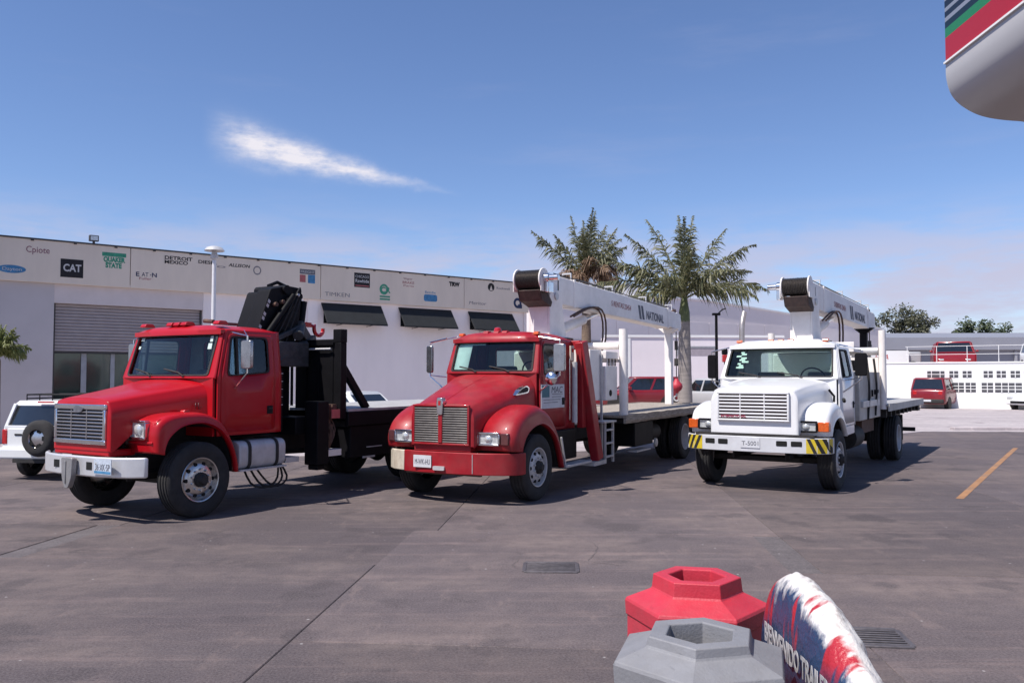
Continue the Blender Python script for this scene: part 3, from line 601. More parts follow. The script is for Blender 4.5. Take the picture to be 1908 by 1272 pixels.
def hood(par,m,secs,n=26):
    """secs: x, half width of the flat top, centre z, shoulder z, half width at side, bottom z"""
    S=cr(secs,n); rows=[]
    for (x,h,zc,zs,hs,zb) in S:
        half=[(0,zc),(h*.35,zc-.002),(h*.7,zc-(zc-zs)*.22),(h,zs+(zc-zs)*.18),(h+(hs-h)*.45,zs-.035),(hs-(hs-h)*.12,zs-.12),(hs,zs-.24),(hs,zb)]
        H=cr(half,20); row=[(x,y,z) for y,z in reversed(H)]+[(x,-y,z) for y,z in H[1:]]; rows.append(row)
    mb=MB().grid(rows); f=rows[0]; n0=len(f)
    mb.add(f,[tuple(range(n0))])
    return mb.build('hood',m,par,smooth=45)
def sweep(par,name,m,pts,z0,z1,th,bevel=.02,fn=None):
    """upright strip following plan points (x,y)"""
    rows=[]
    for x,y in pts: rows.append([(x,y,z0),(x,y,z1),(x+th,y,z1),(x+th,y,z0)])
    return MB().grid(rows,True,True).build(name,m,par,bevel=bevel,seg=3)
def cab(par,m,P,trim=None):
    trim=trim or greyint
    xb,xt,zb,zt,hb,ht=P['xb'],P['xt'],P['zb'],P['zt'],P['hb'],P['ht']; xr,zl,zr,hw=P['xr'],P['zl'],P['zr'],P['hw']; tum=P.get('tum',.14); crn=P.get('crn',.10); bulge=P.get('bulge',.10)
    H=zt-zb+.10
    yw=lambda z:hw-tum*max(0,z-zb)/(zt-zb)
    # windscreen frame
    def fn(u,v):
        z=zb-.04+v*H; k=v*H/(zt-zb); w=yw(z); return (xb-.0+(xt-xb)*(k-.04)-bulge*(1-min(1,(u)**2)),u*w,z)
    ub,ut=hb/yw(zb),ht/yw(zt); v0=.05/H; v1=(zt-zb+.02)/H
    outer=[(-1,0),(1,0),(1,1),(-1,1)]; inner=rpoly([(-ub,v0+.0),(ub,v0),(ut,v1),(-ut,v1)],.06,4)
    MB().starframe(outer,inner,(0,.5),fn,96).build('windscreen_frame',m,par,smooth=50,solid=.03)
    r=.07; g=[]; nu,nv=14,8
    for j in range(nv+1):
        v=v0-.015+(v1-v0+.03)*j/nv; uu=ub+(ut-ub)*j/nv+.015; g.append([(fn(-uu+2*uu*i/nu,v)[0]+.006,*fn(-uu+2*uu*i/nu,v)[1:]) for i in range(nu+1)])
    gl_=MB().grid(g).build('windscreen',windsh,par,smooth=60)
    sl=MB().starframe([(a*1.02,.5+(b-.5)*1.03) for a,b in inner],[(a*.985,.5+(b-.5)*.97) for a,b in inner],(0,.5),lambda u,v:(fn(u,v)[0]-.02,*fn(u,v)[1:]),96).build('windscreen_seal',chassis,par,smooth=0,solid=.012)
    for yy in (-.45,.25):
        p=[fn(yy,.05),fn(yy+.1,.12),fn(yy+.42,.2)]; MB().tube([(a-.035,b,c) for a,b,c in p],.012,6).build('wiper',chassis,par)
    # sides with doors
    zr0=zt+.06
    xf0=xb+.02; xf1=xt+.03
    so=[(xf0,zl),(xr,zl),(xr,zr0),(xf1,zr0),(xf0,zb)]
    dx0,dx1=P.get('dx0',xb+.08),P.get('dx1',xr-.13)
    do=rpoly([(dx0,zl+.05),(dx1,zl+.05),(dx1,zr0-.06),(dx0+(xf1-xf0)*.9,zr0-.06),(dx0,zb)],.06,3)
    wi=rpoly([(P['wx0'],P['wz0']),(P['wx1'],P['wz0b']),(P['wx1'],P['wz1']),(P['wx2'],P['wz1'])],.07,4)
    big=[((a-(dx0+dx1)/2)*.95+(dx0+dx1)/2,(b-(zl+zr0)/2)*.97+(zl+zr0)/2) for a,b in do]
    c=((P['wx0']+P['wx1'])/2+.05,(P['wz0']+P['wz1'])/2)
    for s in (-1,1):
        S=lambda d:(lambda x,z:(x,s*(yw(z)+d),z))
        MB().starframe(so,big,c,S(0),80).build('cab_side',m,par,smooth=50,solid=.03)
        d_=MB().starframe(do,wi,c,S(.014),80).build('door',m,par,smooth=50,solid=.03)
        MB().starframe([(c[0]+(a-c[0])*1.03,c[1]+(b-c[1])*1.03) for a,b in wi],[(c[0]+(a-c[0])*.95,c[1]+(b-c[1])*.95) for a,b in wi],c,S(.03),60).build('window_seal',chassis,d_,smooth=0,solid=.01)
        MB().prism(wi,lambda x,z:(x,s*(yw(z)+.008),z),lambda x,z:(x,s*(yw(z)+.012),z)).build('window_pane',sideg,d_,smooth=0)
        if P.get('vent'): MB().bar((P['vent'],s*(yw(P['wz0'])+.02),P['wz0']),(P['vent']+.02,s*(yw(P['wz1'])+.02),P['wz1']),.03,.035).build('vent_bar',chassis,d_)
        hx=dx1-.16; hz=zb-.50
        MB().box(hx,hx+.11,s*(hw+.03),s*(hw+.036),hz-.06,hz+.06).build('door_handle',holem,d_,bevel=.0); MB().bar((hx+.015,s*(hw+.045),hz+.02),(hx+.095,s*(hw+.045),hz+.02),.014,.025).build('door_handle',chassis,d_)
    # roof
    rows=[]; x0=xt-.055; nx,ny=16,20; hr=yw(zr0)+.012
    for i in range(nx+1):
        t=i/nx; x=x0+(xr+.01-x0)*t; row=[]; e=(1-(2*abs(t-.5))**7)
        bw=-bulge*0.9*(1-t)
        row.append((x+bw*0,-hr,zr0-.06))
        for j in range(ny+1):
            u=-1+2*j/ny; f=(1-abs(u)**5)*e; row.append((x-bulge*.9*(1-t)**2*(1-u*u),u*hr,zr0-.005+crn*f))
        row.append((x,hr,zr0-.06)); rows.append(row)
    fr=[(p[0],p[1],zr0-.07) for p in rows[0]]; rows=[fr]+rows+[[(p[0],p[1],zr0-.08) for p in rows[-1]]]
    MB().grid(rows).build('roof',m,par,smooth=55)
    # back wall with window
    bo=[(-hw,zl),(hw,zl),(hw,zb),(yw(zr0),zr0),(-yw(zr0),zr0),(-hw,zb)]
    bw=rpoly([(-.68,zb+.03),(.68,zb+.03),(.68,zt-.05),(-.68,zt-.05)],.08,3)
    MB().starframe(bo,bw,(0,(zb+zt)/2),lambda y,z:(xr,y,z),60).build('back_wall',m,par,smooth=0,solid=.03)
    MB().prism(bw,lambda y,z:(xr-.003,y,z),lambda y,z:(xr+.003,y,z)).build('rear_window',sideg,par,smooth=0)
    MB().starframe([(y*.97,z) for y,z in bo],bw,(0,(zb+zt)/2),lambda y,z:(xr-.045,y,z),60).build('back_trim',trim,par,smooth=0,solid=.02); MB().box(xt+.05,xr-.05,-ht,ht,zt+.03,zt+.05).build('headliner',trim,par)
    # inside
    I=MB().box(xb-.02,xr-.02,-hw+.05,hw-.05,zl+.02,zl+.1); I.build('floor',darkint,par)
    MB().prism([(xb-.02,zl+.1),(xb+.45,zl+.1),(xb+.42,zb-.16),(xb+.3,zb-.03),(xb-.02,zb-.02)],lambda x,z:(x,-hw+.06,z),lambda x,z:(x,hw-.06,z)).build('dashboard',darkint,par,bevel=.02)
    MB().box(xb-.03,xb+.01,-hw+.03,hw-.03,zl,zb-.03).build('firewall',m,par)
    for yy in (-.5,.45):
        st=MB().box(xr-.62,xr-.12,yy-.27,yy+.27,zl+.25,zl+.5).prism([(xr-.26,zl+.45),(xr-.12,zl+.45),(xr-.06,zb+.1),(xr-.14,zb+.1)],lambda x,z:(x,yy-.26,z),lambda x,z:(x,yy+.26,z)); st.build('seat',greyint,par,bevel=.04)
    cx,cy,cz=xb+.62,-.48,zb-.02; sw=MB(); ring=[]
    for k in range(25):
        a=k/24*6.2832; ring.append((cx-.10*math.sin(a),cy+.22*math.cos(a),cz+.19*math.sin(a)))
    sw.tube(ring,.014,6,False); sw.bar((cx-.3,cy,cz-.15),(cx,cy,cz),.05,.05); sw.bar((cx,cy-.21,cz),(cx,cy+.21,cz),.02,.03); sw.build('steering_wheel',darkint,par)
    return yw,fn,hr
def chassis_frame(par,L_,wb,rimf,rimr,T_=1.15,cl=-.72):
    f=MB()
    for s in (-1,1): f.box(cl,L_,s*.43-.045,s*.43+.045,.72,.98)
    for x in (.2,1.6,3.0,4.4,wb+.9): 
        if x<L_: f.box(x,x+.12,-.385,.385,.74,.95)
    f.build('frame_rails',chassis,par)
    MB().cyl((0,-T_+.2,.47),(0,T_-.2,.47),.06,n=10).box(-.1,.1,-.55,.55,.42,.5).build('front_axle',chassis,par)
    a=MB().cyl((wb,-T_+.25,.5),(wb,T_-.25,.5),.1,n=12); a.lathe([(.001,-.22),(.16,-.17),(.23,0),(.16,.17),(.001,.22)],(wb,0,.5),'x',18); a.cyl((1.5,0,.68),(wb-.2,0,.55),.05,n=10); a.build('rear_axle',chassis,par)
    MB().box(-.5,1.0,-.36,.36,.6,1.25).build('engine_block',chassis,par,bevel=.05)
    for s in (-1,1):
        MB().tube([(-.55,s*.46,.55),(-.2,s*.46,.6),(0,s*.46,.54),(.3,s*.46,.62),(.65,s*.46,.7)],.035,6).build('leaf_spring',chassis,par)
        MB().tube([(wb-.7,s*.5,.78),(wb-.2,s*.5,.66),(wb,s*.5,.63),(wb+.25,s*.5,.67),(wb+.7,s*.5,.78)],.045,6).build('leaf_spring',chassis,par)
        wheel(par,0,s*(T_-.14),s,rimf)
        wheel(par,wb,s*(T_-.09),s,rimr,front=False,dual=True)
        MB().box(wb+.72,wb+.735,s*.62-.0,s*1.2,.42,1.0).build('mudflap',chassis,par) if s>0 else MB().box(wb+.72,wb+.735,-1.2,-.62,.42,1.0).build('mudflap',chassis,par)
def headlamp(par,c,w,h,m_bez,d=.08,tilt=0.,amb=0,inner=True,ambm=None):
    """faces -x; c centre; amb: width of amber end lens on the outside (sign = side)"""
    x,y,z=c
    b=MB()
    for s in (-1,1): b.box(x,x+d,y-w/2,y+w/2,z+s*h/2-.014,z+s*h/2+.014); b.box(x,x+d,y+s*w/2-.014,y+s*w/2+.014,z-h/2+.0141,z+h/2-.0141)
    bz=b.build('headlight',m_bez,par,bevel=.006); bz.rotation_euler=(0,0,0)
    box('reflector',lens,bz,(x+.03,x+d,y-w/2+.014,y+w/2-.014,z-h/2+.014,z+h/2-.014))
    if inner: MB().lathe([(.001,-.035),(h*.2,-.03),(h*.36,-.012),(h*.40,.0),(h*.40,.03)],(x+.03,y,z),'x',20).build('lens',lens,bz,smooth=60)
    if amb:
        s=1 if amb>0 else -1; ye=y+s*(w/2+.016); MB().box(x+.03,x+d+.09,min(ye,ye+amb),max(ye,ye+amb),z-h/2,z+h/2).build('turn_signal',ambm or amber,bz,bevel=.01)
    return bz
def marker(par,x,y,z,m,w=.1,l=.16):
    MB().prism(rpoly([(x,z),(x+l,z),(x+l*.8,z+.055),(x+l*.2,z+.055)],.02,2),lambda a,b:(a,y-w/2,b),lambda a,b:(a,y+w/2,b)).build('marker_lamp',m,par,bevel=.006)
def national_crane(par,side=-1,ox=0.,zt=0.,restm=None,xtip=10.7,name2='NATIONAL'):
    """pedestal, mast, winch, telescoping boom resting on its post; side = side of the winch motor"""
    w=cranew
    ped=MB().box(2.45+ox,3.3+ox,-.62,.62,1.0,2.35).build('crane_pedestal',w,par,bevel=.03)
    MB().lathe([(.001,2.62),(.42,2.62),(.46,2.6),(.46,2.52),(.55,2.5),(.55,2.36),(.001,2.36)],(2.6+ox,0,0),'z',36).build('turntable',w,par,smooth=40)
    gr_=MB()
    for k in range(44):
        a=k/44*6.2832; gr_.box(2.6+ox+.48*math.cos(a)-.02,2.6+ox+.48*math.cos(a)+.02,.48*math.sin(a)-.02,.48*math.sin(a)+.02,2.5,2.6)
    gr_.build('slew_gear',rust,par)
    # mast: two tapered cheek plates and front plate
    for s in (-1,1):
        MB().prism([(2.28+ox,2.62),(3.02+ox,2.62),(2.86+ox,3.15),(2.82+ox,3.5),(2.30+ox,3.5)],lambda x,z:(x,s*.20-.02,z),lambda x,z:(x,s*.20+.02,z)).build('mast_plate',w,par,bevel=.008)
    MB().box(2.285+ox,2.34+ox,-.179,.179,2.625,3.2).build('mast_front',w,par); MB().box(2.345+ox,2.95+ox,-.179,.179,2.63,2.75).build('mast_floor',w,par)
    MB().cyl((2.55+ox,-.25,3.38),(2.55+ox,.25,3.38),.07,n=16).build('pivot_pin',silver,par)
    # boom sections
    x0,x1=2.12+ox,xtip; zt0,zt1=3.80,3.62; z0,z1=3.27,3.12
    def sec(xa,xb,hw_,ins):
        f=lambda x,a,b:a+(b-a)*(x-x0)/(x1-x0)
        q=[]
        for x in (xa,xb):
            t,bm_=f(x,zt0,zt1)-ins,f(x,z0,z1)+ins; q.append([(x,-hw_,bm_),(x,-hw_,t),(x,hw_,t),(x,hw_,bm_)])
        return MB().grid(q,True,True)
    b1=sec(x0,x1-1.0,.17,0).build('boom',w,par,bevel=.018); sec(x1-1.0,x1-.25,.14,.035).build('boom_inner_section',w,par,bevel=.015)
    c=MB()
    for xx in (x0+1.35,x1-1.09): 
        f=(xx-x0)/(x1-x0); c.box(xx,xx+.09,-.185,.185,z0+(z1-z0)*f-.015,zt0+(zt1-zt0)*f+.015)
    c.build('boom_collar',w,par,bevel=.01)
    MB().box(x0+.62,x0+.66,-.174,-.1705,3.40,3.70).build('boom_slot',holem,par)
    hd=MB()
    for s in (-1,1): hd.prism(rpoly([(x1-.3,3.15),(x1+.02,3.09),(x1+.16,3.2),(x1+.1,3.55),(x1-.25,3.6)],.05),lambda x,z:(x,s*.13-.012,z),lambda x,z:(x,s*.13+.012,z))
    hd.build('boom_head',w,par); MB().lathe([(.05,-.05),(.13,-.05),(.11,-.015),(.11,.015),(.13,.05),(.05,.05)],(x1,0,3.24),'y',24).lathe([(.04,-.04),(.10,-.04),(.085,0),(.10,.04),(.04,.04)],(x1-.05,0,3.60),'y',20).build('sheave',rust,par)
    # winch
    wx,wz=1.97+ox,3.64
    dr=MB().cyl((wx,-.24,wz),(wx,.24,wz),.15,n=28)
    for k in range(16): 
        y=-.23+k*.0307; dr.lathe([(.152,y-.0153),(.178,y),(.152,y+.0153)],(wx,0,wz),'y',28)
    dr.build('winch_drum',mat('steel wire rope',(.13,.115,.105),.4,.6,var=.5,scale=50),par,smooth=60)
    for s in (-1,1): MB().cyl((wx,s*.245,wz),(wx,s*.27,wz),.205,n=32).build('winch_flange',w,par,bevel=.006)
    MB().cyl((wx,side*.27,wz+.02),(wx,side*.38,wz+.02),.09,.085,20).cyl((wx,side*.38,wz+.02),(wx,side*.56,wz+.02),.06,.055,16).box(wx-.04,wx+.16,side*.34-.04,side*.34+.04,wz-.24,wz-.05).build('winch_motor',chrome,par,bevel=.01)
    MB().prism([(wx-.11,3.45),(wx-.02,3.26),(wx+.36,3.16),(wx+.42,3.26),(wx+.2,3.45)],lambda x,z:(x,-.235,z),lambda x,z:(x,.235,z)).build('winch_bed',mat('dark greasy rust',(.045,.026,.022),.7,var=.5,scale=14,dirt=.5,dirtcol=(.10,.06,.045)),par,bevel=.02)
    MB().box(wx-.16,wx+.3,-.284,-.272,3.42,3.66).box(wx-.16,wx+.3,.272,.284,3.42,3.66).build('winch_bracket',w,par)
    cg=MB(); pts=[(wx+.05,0,wz+.175),(x0+2.2,0,zt0+.05),(x1-1.1,0,zt1+.08),(x1-.05,0,3.71)]; cg.tube(pts,.012,6)
    for yy in (-.14,.14): cg.tube([(x0+.5,yy,zt0+.02),(x1-1,yy,zt1+.055)],.01,5)
    cg.build('hoist_cable',cable,par)
    for xx in (x0+1.4,x0+3.6,x0+5.8,x1-.5): zz=zt0+(zt1-zt0)*(xx-x0)/(x1-x0); MB().box(xx-.015,xx+.015,-.10,-.08,zz,zz+.16).box(xx-.015,xx+.015,.08,.10,zz,zz+.16).box(xx-.015,xx+.015,-.08,.08,zz+.13,zz+.16).build('cable_guide',silver,par)
    # lift cylinder
    MB().cyl((2.95+ox,0,2.74),(4.3+ox,0,3.05),.10,n=18).build('lift_cylinder',w,par,smooth=40); MB().cyl((4.3+ox,0,3.05),(5.1+ox,0,3.235),.05,n=14).build('lift_rod',chrome,par,smooth=40)
    hs=MB()
    for k in range(2): yy=-.25+k*.07; hs.tube(cr([(3.3+ox,yy,3.05),(4.1+ox,yy-.02,3.28),(4.75+ox,yy,3.26),(4.95+ox,yy,2.9),(4.7+ox,yy,2.4),(3.4+ox,yy,2.0)],14),.02,6)
    hs.build('hydraulic_hoses',rust,par)
    text(name2,.28,textgrey,par,(x1-2.75,-.1745,3.27),(R(90),R(1.4),0),sx=.92,ext=.001,bold=.006)
    for k in (0,1): MB().prism([(x1-3.2+k*.2,3.24),(x1-3.06+k*.2,3.24),(x1-3.18+k*.2,3.56),(x1-3.32+k*.2,3.56)],lambda x,z:(x,-.1735,z),lambda x,z:(x,-.1715,z)).build('boom_logo',textgrey,par,smooth=0)
    text('S RENTAS 23454',.17,mat('faded red lettering',(.40,.13,.12),.7),par,(x1-5.0,-.1745,3.42),(R(90),R(1.4),0),sx=1.0,ext=.001)
    return x1
def boom_rest(par,m,x,z0,z1):
    MB().box(x-.09,x+.09,-.09,.09,z0,z1-.12).prism([(-.09,z1-.12),(.09,z1-.12),(.26,z1+.02),(-.26,z1+.02)],lambda y,z:(x-.09,y,z),lambda y,z:(x+.09,y,z)).build('boom_rest',m,par,bevel=.01)
def hook(par,m,x,zb,ztop):
    MB().lathe([(.001,.21),(.05,.2),(.07,.14),(.15,.06),(.165,-.02),(.13,-.1),(.06,-.15),(.045,-.19),(.001,-.2)],(x,0,zb),'z',24).build('headache_ball',m,par,smooth=60)
    MB().tube([(x,0,zb+.2),(x,0,ztop)],.014,6).box(x-.035,x+.035,-.05,.05,zb+.55,zb+.75).box(x-.03,x+.03,-.04,.04,ztop-.5,ztop-.25).build('hook_cable',cable,par)
    pts=[(x,0,zb-.18),(x,0,zb-.26)]+[(x,.07*math.sin(a),zb-.33+.07*math.cos(a)) for a in [i*.5 for i in range(9)]]; MB().tube(pts,.022,7).build('hook',silver,par)
def mirror(par,m,x,yc,z0,z1,s,w=.17,arms=True,yb=1.0,glassback=True):
    b=MB().prism(rpoly([(-w/2,z0),(w/2,z0),(w/2,z1),(-w/2,z1)],.04,3),lambda a,z:(x,s*yc+a,z),lambda a,z:(x+.055,s*yc+a,z)).build('mirror',m,par,bevel=.01)
    if arms:
        a=MB(); a.tube([(x+.03,s*yb,z1+.12),(x+.03,s*yc,z1+.06),(x+.03,s*yc,z0-.06),(x+.05,s*yb,z0-.32)],.013,6); a.tube([(x+.03,s*yc,z0-.04),(x+.25,s*(yb+.02),z0-.08)],.011,6); a.tube([(x+.03,s*yc,z1+.05),(x+.3,s*(yb-.06),z1+.16)],.011,6); a.build('mirror_arm',chrome,b)
    box('mirror_glass',chrome,b,(x+.056,x+.06,s*yc-w/2+.02,s*yc+w/2-.02,z0+.03,z1-.03))
    return b
def number_plate(par,x,y,z,body,m,w=.34,h=.17):
    p=box('number_plate',m,par,(x-.008,x,y-w/2,y+w/2,z-h/2,z+h/2)); tx=text(body,h*.62,textgrey,p,(x-.01,y+w*.43,z-h*.24),ROT_FRONT,sx=1.,ext=.001); k=w*.86/max(v.co.x for v in tx.data.vertices)
    for v in tx.data.vertices: v.co.x*=k
    return p
TG='heavy crane trucks parked in a row'
def place(o,px,py,deg): return None
def truck_root(name,loc,deg,label): return empty(name,(loc[0],loc[1],0),R(90-deg),label,'truck',TG)

# ------------------------------------------------------------------ left truck: bright red, black knuckle crane
T1=truck_root('crane_truck',(-5.170,11.923),30.8,'bright red bonneted truck with folded black crane, leftmost of the three trucks')
chassis_frame(T1,7.6,5.0,alu,silver)
hood(T1,red1,[(-1.0,.50,1.555,1.50,.57,.93),(-.985,.53,1.60,1.55,.61,.93),(-.93,.55,1.625,1.57,.635,.94),(-.5,.605,1.70,1.64,.70,1.28),(0,.70,1.80,1.72,.80,1.31),(.36,.80,1.875,1.79,.92,1.28)])
fender(T1,red1,[(-.665,.90),(-.68,1.02),(-.68,1.18),(-.63,1.305),(-.46,1.38),(-.2,1.405),(.1,1.385),(.36,1.26),(.53,1.0),(.63,.74),(.67,.55)],
       [(-.57,.88),(-.565,.95),(-.52,1.06),(-.44,1.15),(-.3,1.235),(-.1,1.27),(.12,1.255),(.34,1.15),(.50,.95),(.585,.74),(.61,.55)],.50,1.13)
for s in (-1,1): # body-coloured apron around the lamps
    MB().prism(rpoly([(-.66,.93),(-.66,1.31),(-.55,1.36),(-.55,.93)],.06,4),lambda x,z:(x,s*.52,z),lambda x,z:(x+.0,s*1.08,z)).build('fender_front',red1,T1,bevel=.03,seg=3)
    headlamp(T1,(-.735,s*.79,1.20),.32,.215,chrome)
    MB().box(-.70,-.67,s*.82-.24,s*.82+.24,1.02,1.05).build('fender_crease',red1,T1,bevel=.008)
    marker(T1,-.18,s*.95,1.39,redlens,.09,.12)
MB().box(-.99,-.6,-.60,.60,.86,.95).build('lower_valance',red1,T1,bevel=.02)
g=MB()
for b in ((-1.03,-.98,-.56,.56,1.46,1.53),(-1.03,-.98,-.56,.56,1.01,1.075),(-1.03,-.98,-.56,-.505,1.0751,1.4599),(-1.03,-.98,.505,.56,1.0751,1.4599)): g.box(*b)
gr_=g.build('grille',chrome,T1,bevel=.012); box('grille_back',holem,gr_,(-1.012,-1.002,-.504,.504,1.076,1.459))
for k in range(8):
    z=1.10+k*.0455; MB().box(-1.026,-1.0125,-.503,.503,z,z+.021).build('slat',chrome,gr_,bevel=.004)
for y in (-.17,.17): box('grille_upright',chrome,gr_,(-1.029,-1.0265,y-.008,y+.008,1.078,1.457))
MB().prism([(.10*math.cos(a),1.465+.045*math.sin(a)) for a in [i*.449 for i in range(14)]],lambda y,z:(-1.047,y,z),lambda y,z:(-1.031,y,z)).build('badge',textgrey,gr_)
sweep(T1,'bumper',whitebump,[(-.80,-1.08),(-.92,-.93),(-1.0,-.74),(-1.06,-.4),(-1.06,.4),(-1.0,.74),(-.92,.93),(-.80,1.08)],.60,.86,.05)
for y in (-.30,.42):
    box('tow_slot',holem,T1,(-1.0645,-1.0615,y-.06,y+.06,.69,.79)); MB().cyl((-1.075,y-.16,.70),(-1.06,y-.16,.70),.02,n=8).cyl((-1.075,y-.16,.78),(-1.06,y-.16,.78),.02,n=8).build('bumper_bolts',silver,T1)
mb=MB().prism(rpoly([(-.15,.84),(.10,.84),(.08,.58),(.02,.44),(-.06,.44),(-.13,.58)],.04),lambda y,z:(-1.15,y+.08,z),lambda y,z:(-1.08,y+.08,z)); mb.box(-1.165,-1.151,.06,.075,.5,.8); mb.build('tow_bracket',mat('grey steel bracket',(.30,.29,.29),.45,.4,var=.2,scale=10,dirt=.4),T1,bevel=.012)
pw=mat('blue white plate',(.50,.55,.62),.5,var=.2,scale=30); number_plate(T1,-1.066,-.60,.745,'36·XK·5P',pw,.36,.19); box('plate_band',blu,T1,(-1.0765,-1.0745,-.77,-.43,.66,.69))
C1=dict(xb=.32,xt=.50,zb=1.90,zt=2.50,hb=.89,ht=.88,xr=1.52,zl=1.06,zr=2.66,hw=1.03,wx0=.50,wz0=1.90,wx1=1.27,wz0b=1.95,wz1=2.46,wx2=.60,vent=.68,crn=.09,tum=.07,bulge=.09)
yw,fnw,_=cab(T1,red1,C1,mat('mid grey cab trim',(.34,.35,.34),.85))
for y in (-.82,-.16,0.,.16,.82): marker(T1,.46 if abs(y)>.5 else .42,y,2.635,red1,.12,.2)
MB().box(.8,1.2,-.45,-.4,2.66,2.70).cyl((.75,-.44,2.70),(.78,-.2,2.72),.03,n=8).build('air_horn',rust,T1)
mirror(T1,mirrorm,.58,1.32,2.0,2.40,-1,.2); mirror(T1,mirrorm,.58,1.22,2.0,2.40,1,.2)
for (y,v,w_,h_) in ((.80,.86,.10,.10),(.82,.66,.06,.06),(-.80,.86,.05,.22),(-.79,.66,.07,.12)):
    MB().add([(fnw(u_,v_)[0]+.0,*fnw(u_,v_)[1:]) for u_,v_ in ((y/1-w_/2,v-h_/2),(y+w_/2,v-h_/2),(y+w_/2,v+h_/2),(y-w_/2,v+h_/2))],[(0,1,2,3)]).build('sticker',paper,T1,smooth=0)
text('FL-80',.13,mat('dark chrome lettering',(.12,.06,.06),.3,.6),T1,(.08,-.90,1.44),(R(90),0,R(14)),ext=.004,name='model_badge')
# tank, steps, battery box, air hoses
tk=MB().prism(rpoly([(-1.14,.57),(-.62,.57),(-.62,.97),(-1.14,.97)],.13,6),lambda y,z:(.66,y,z),lambda y,z:(1.54,y,z)).build('fuel_tank',silver,T1,bevel=.02,seg=3)
for x in (.84,1.36): MB().starframe(rpoly([(-1.153,.555),(-.6,.555),(-.6,.985),(-1.153,.985)],.14,6),rpoly([(-1.141,.568),(-.61,.568),(-.61,.972),(-1.141,.972)],.13,6),(-.88,.77),lambda y,z:(x,y,z),40).build('tank_strap',chassis,tk,solid=.05)
MB().box(.66,1.54,-1.16,-1.0,.545,.568).build('tank_step',silver,tk)
hs=MB()
for k in range(3): hs.tube(cr([(1.0+.1*k,-.8,.6),(1.05+.15*k,-.95,.32),(1.3+.12*k,-1.0,.25),(1.55+.1*k,-.95,.36),(1.7,-.8,.62)],14),.016,6)
hs.build('air_hose',rubber,T1); MB().box(1.62,1.9,-1.05,-.5,.58,.66).build('step_plate',silver,T1)
# between cab and body: outrigger, valves, louvred box
MB().box(1.60,1.74,-.85,.85,1.05,2.0).build('louvre_box',black,T1)
for k in range(13): MB().box(1.62,1.72,-.875,-.852,1.45+k*.04,1.462+k*.04).build('louvre',silver if k%3==0 else chassis,T1)
MB().box(2.14,2.40,-1.20,-.92,.50,1.50).box(2.18,2.36,-1.16,-.96,.42,.50).build('outrigger',black,T1,bevel=.015); MB().box(2.02,2.28,.92,1.2,.5,1.5).build('outrigger',black,T1,bevel=.015); MB().box(1.95,2.4,-.92,.92,.98,1.25).build('outrigger_beam',black,T1,bevel=.015)
vb=MB(); rr=random.Random(4)
for k in range(16): x=2.35+rr.random()*.3; z=.85+rr.random()*.55; vb.box(x,x+rr.uniform(.04,.12),-1.12,-.9-rr.random()*.1,z,z+rr.uniform(.03,.1))
for k in range(6): vb.tube(cr([(2.3+.05*k,-1.0,1.3),(2.4+.04*k,-1.14,1.0+.05*rr.random()),(2.5,-1.1,.75),(2.6,-.9,.8)],10),.013,5)
vb.build('valve_block',rust,T1); box('warning_reflector',mat('red white reflector',(.5,.12,.12),.4),T1,(2.47,2.70,-1.19,-1.175,1.22,1.36)); MB().box(2.4,2.72,-1.17,-.9,.62,.72).build('hose_tray',cranew,T1)
# knuckle crane
cr1=MB().box(2.0,2.45,-.28,.28,1.1,2.3).build('crane_column',black,T1,bevel=.03)
MB().prism(rpoly([(1.62,2.50),(1.93,3.30),(2.30,3.38),(2.62,3.36),(2.58,2.9),(2.42,2.3),(1.75,2.3)],.05),lambda x,z:(x,-.36,z),lambda x,z:(x,-.06,z)).build('main_boom',black,T1,bevel=.015)
MB().prism(rpoly([(1.70,2.45),(2.02,3.28),(2.66,3.30),(2.8,3.12),(2.66,2.3),(1.8,2.3)],.05),lambda x,z:(x,-.03,z),lambda x,z:(x,.28,z)).build('knuckle_boom',black,T1,bevel=.015)
for a,b,r_ in (((1.75,-.44,2.52),(2.35,-.44,3.22),.045),((2.6,-.30,2.35),(2.72,-.30,3.15),.06),((2.75,.05,2.4),(2.82,.05,3.05),.05)): MB().cyl(a,b,r_,n=12).build('boom_ram',black,T1)
for k in range(3):
    MB().tube(cr([(1.9+.12*k,-.40-.02*k,2.35),(2.1+.12*k,-.48,2.75+.05*k),(2.45+.03*k,-.42,3.28-.06*k),(2.75,-.2+.05*k,3.35-.1*k),(2.82,-.1+.06*k,2.9)],14),.011,5).build('crane_hose',rubber,T1)
MB().box(2.05,2.5,-.40,-.365,2.62,2.95).build('boom_plate',black,T1,bevel=.01); MB().box(2.50,2.74,-.25,.2,2.95,3.22).build('boom_knuckle',black,T1,bevel=.03)
for k in range(4): MB().cyl((2.0+.15*k,-.43,3.05+.05*k),(2.0+.15*k,-.36,3.05+.05*k),.035,n=10).build('boom_bolt',rust,T1)
MB().cyl((2.25,-.40,3.31),(2.25,.3,3.31),.075,n=14).cyl((2.55,-.4,3.22),(2.55,.3,3.22),.05,n=12).build('boom_pin',black,T1); MB().cyl((1.95,-.40,2.6),(2.45,-.40,3.2),.05,n=12).build('boom_ram',black,T1); MB().cyl((2.2,-.40,2.9),(2.5,-.40,3.25),.03,n=10).build('ram_rod',silver,T1)
MB().box(2.35,2.75,.0,.25,3.30,3.40).tube([(2.3,.1,3.40),(2.5,.1,3.48),(2.68,.1,3.43)],.03,6).build('boom_tip',black,T1)
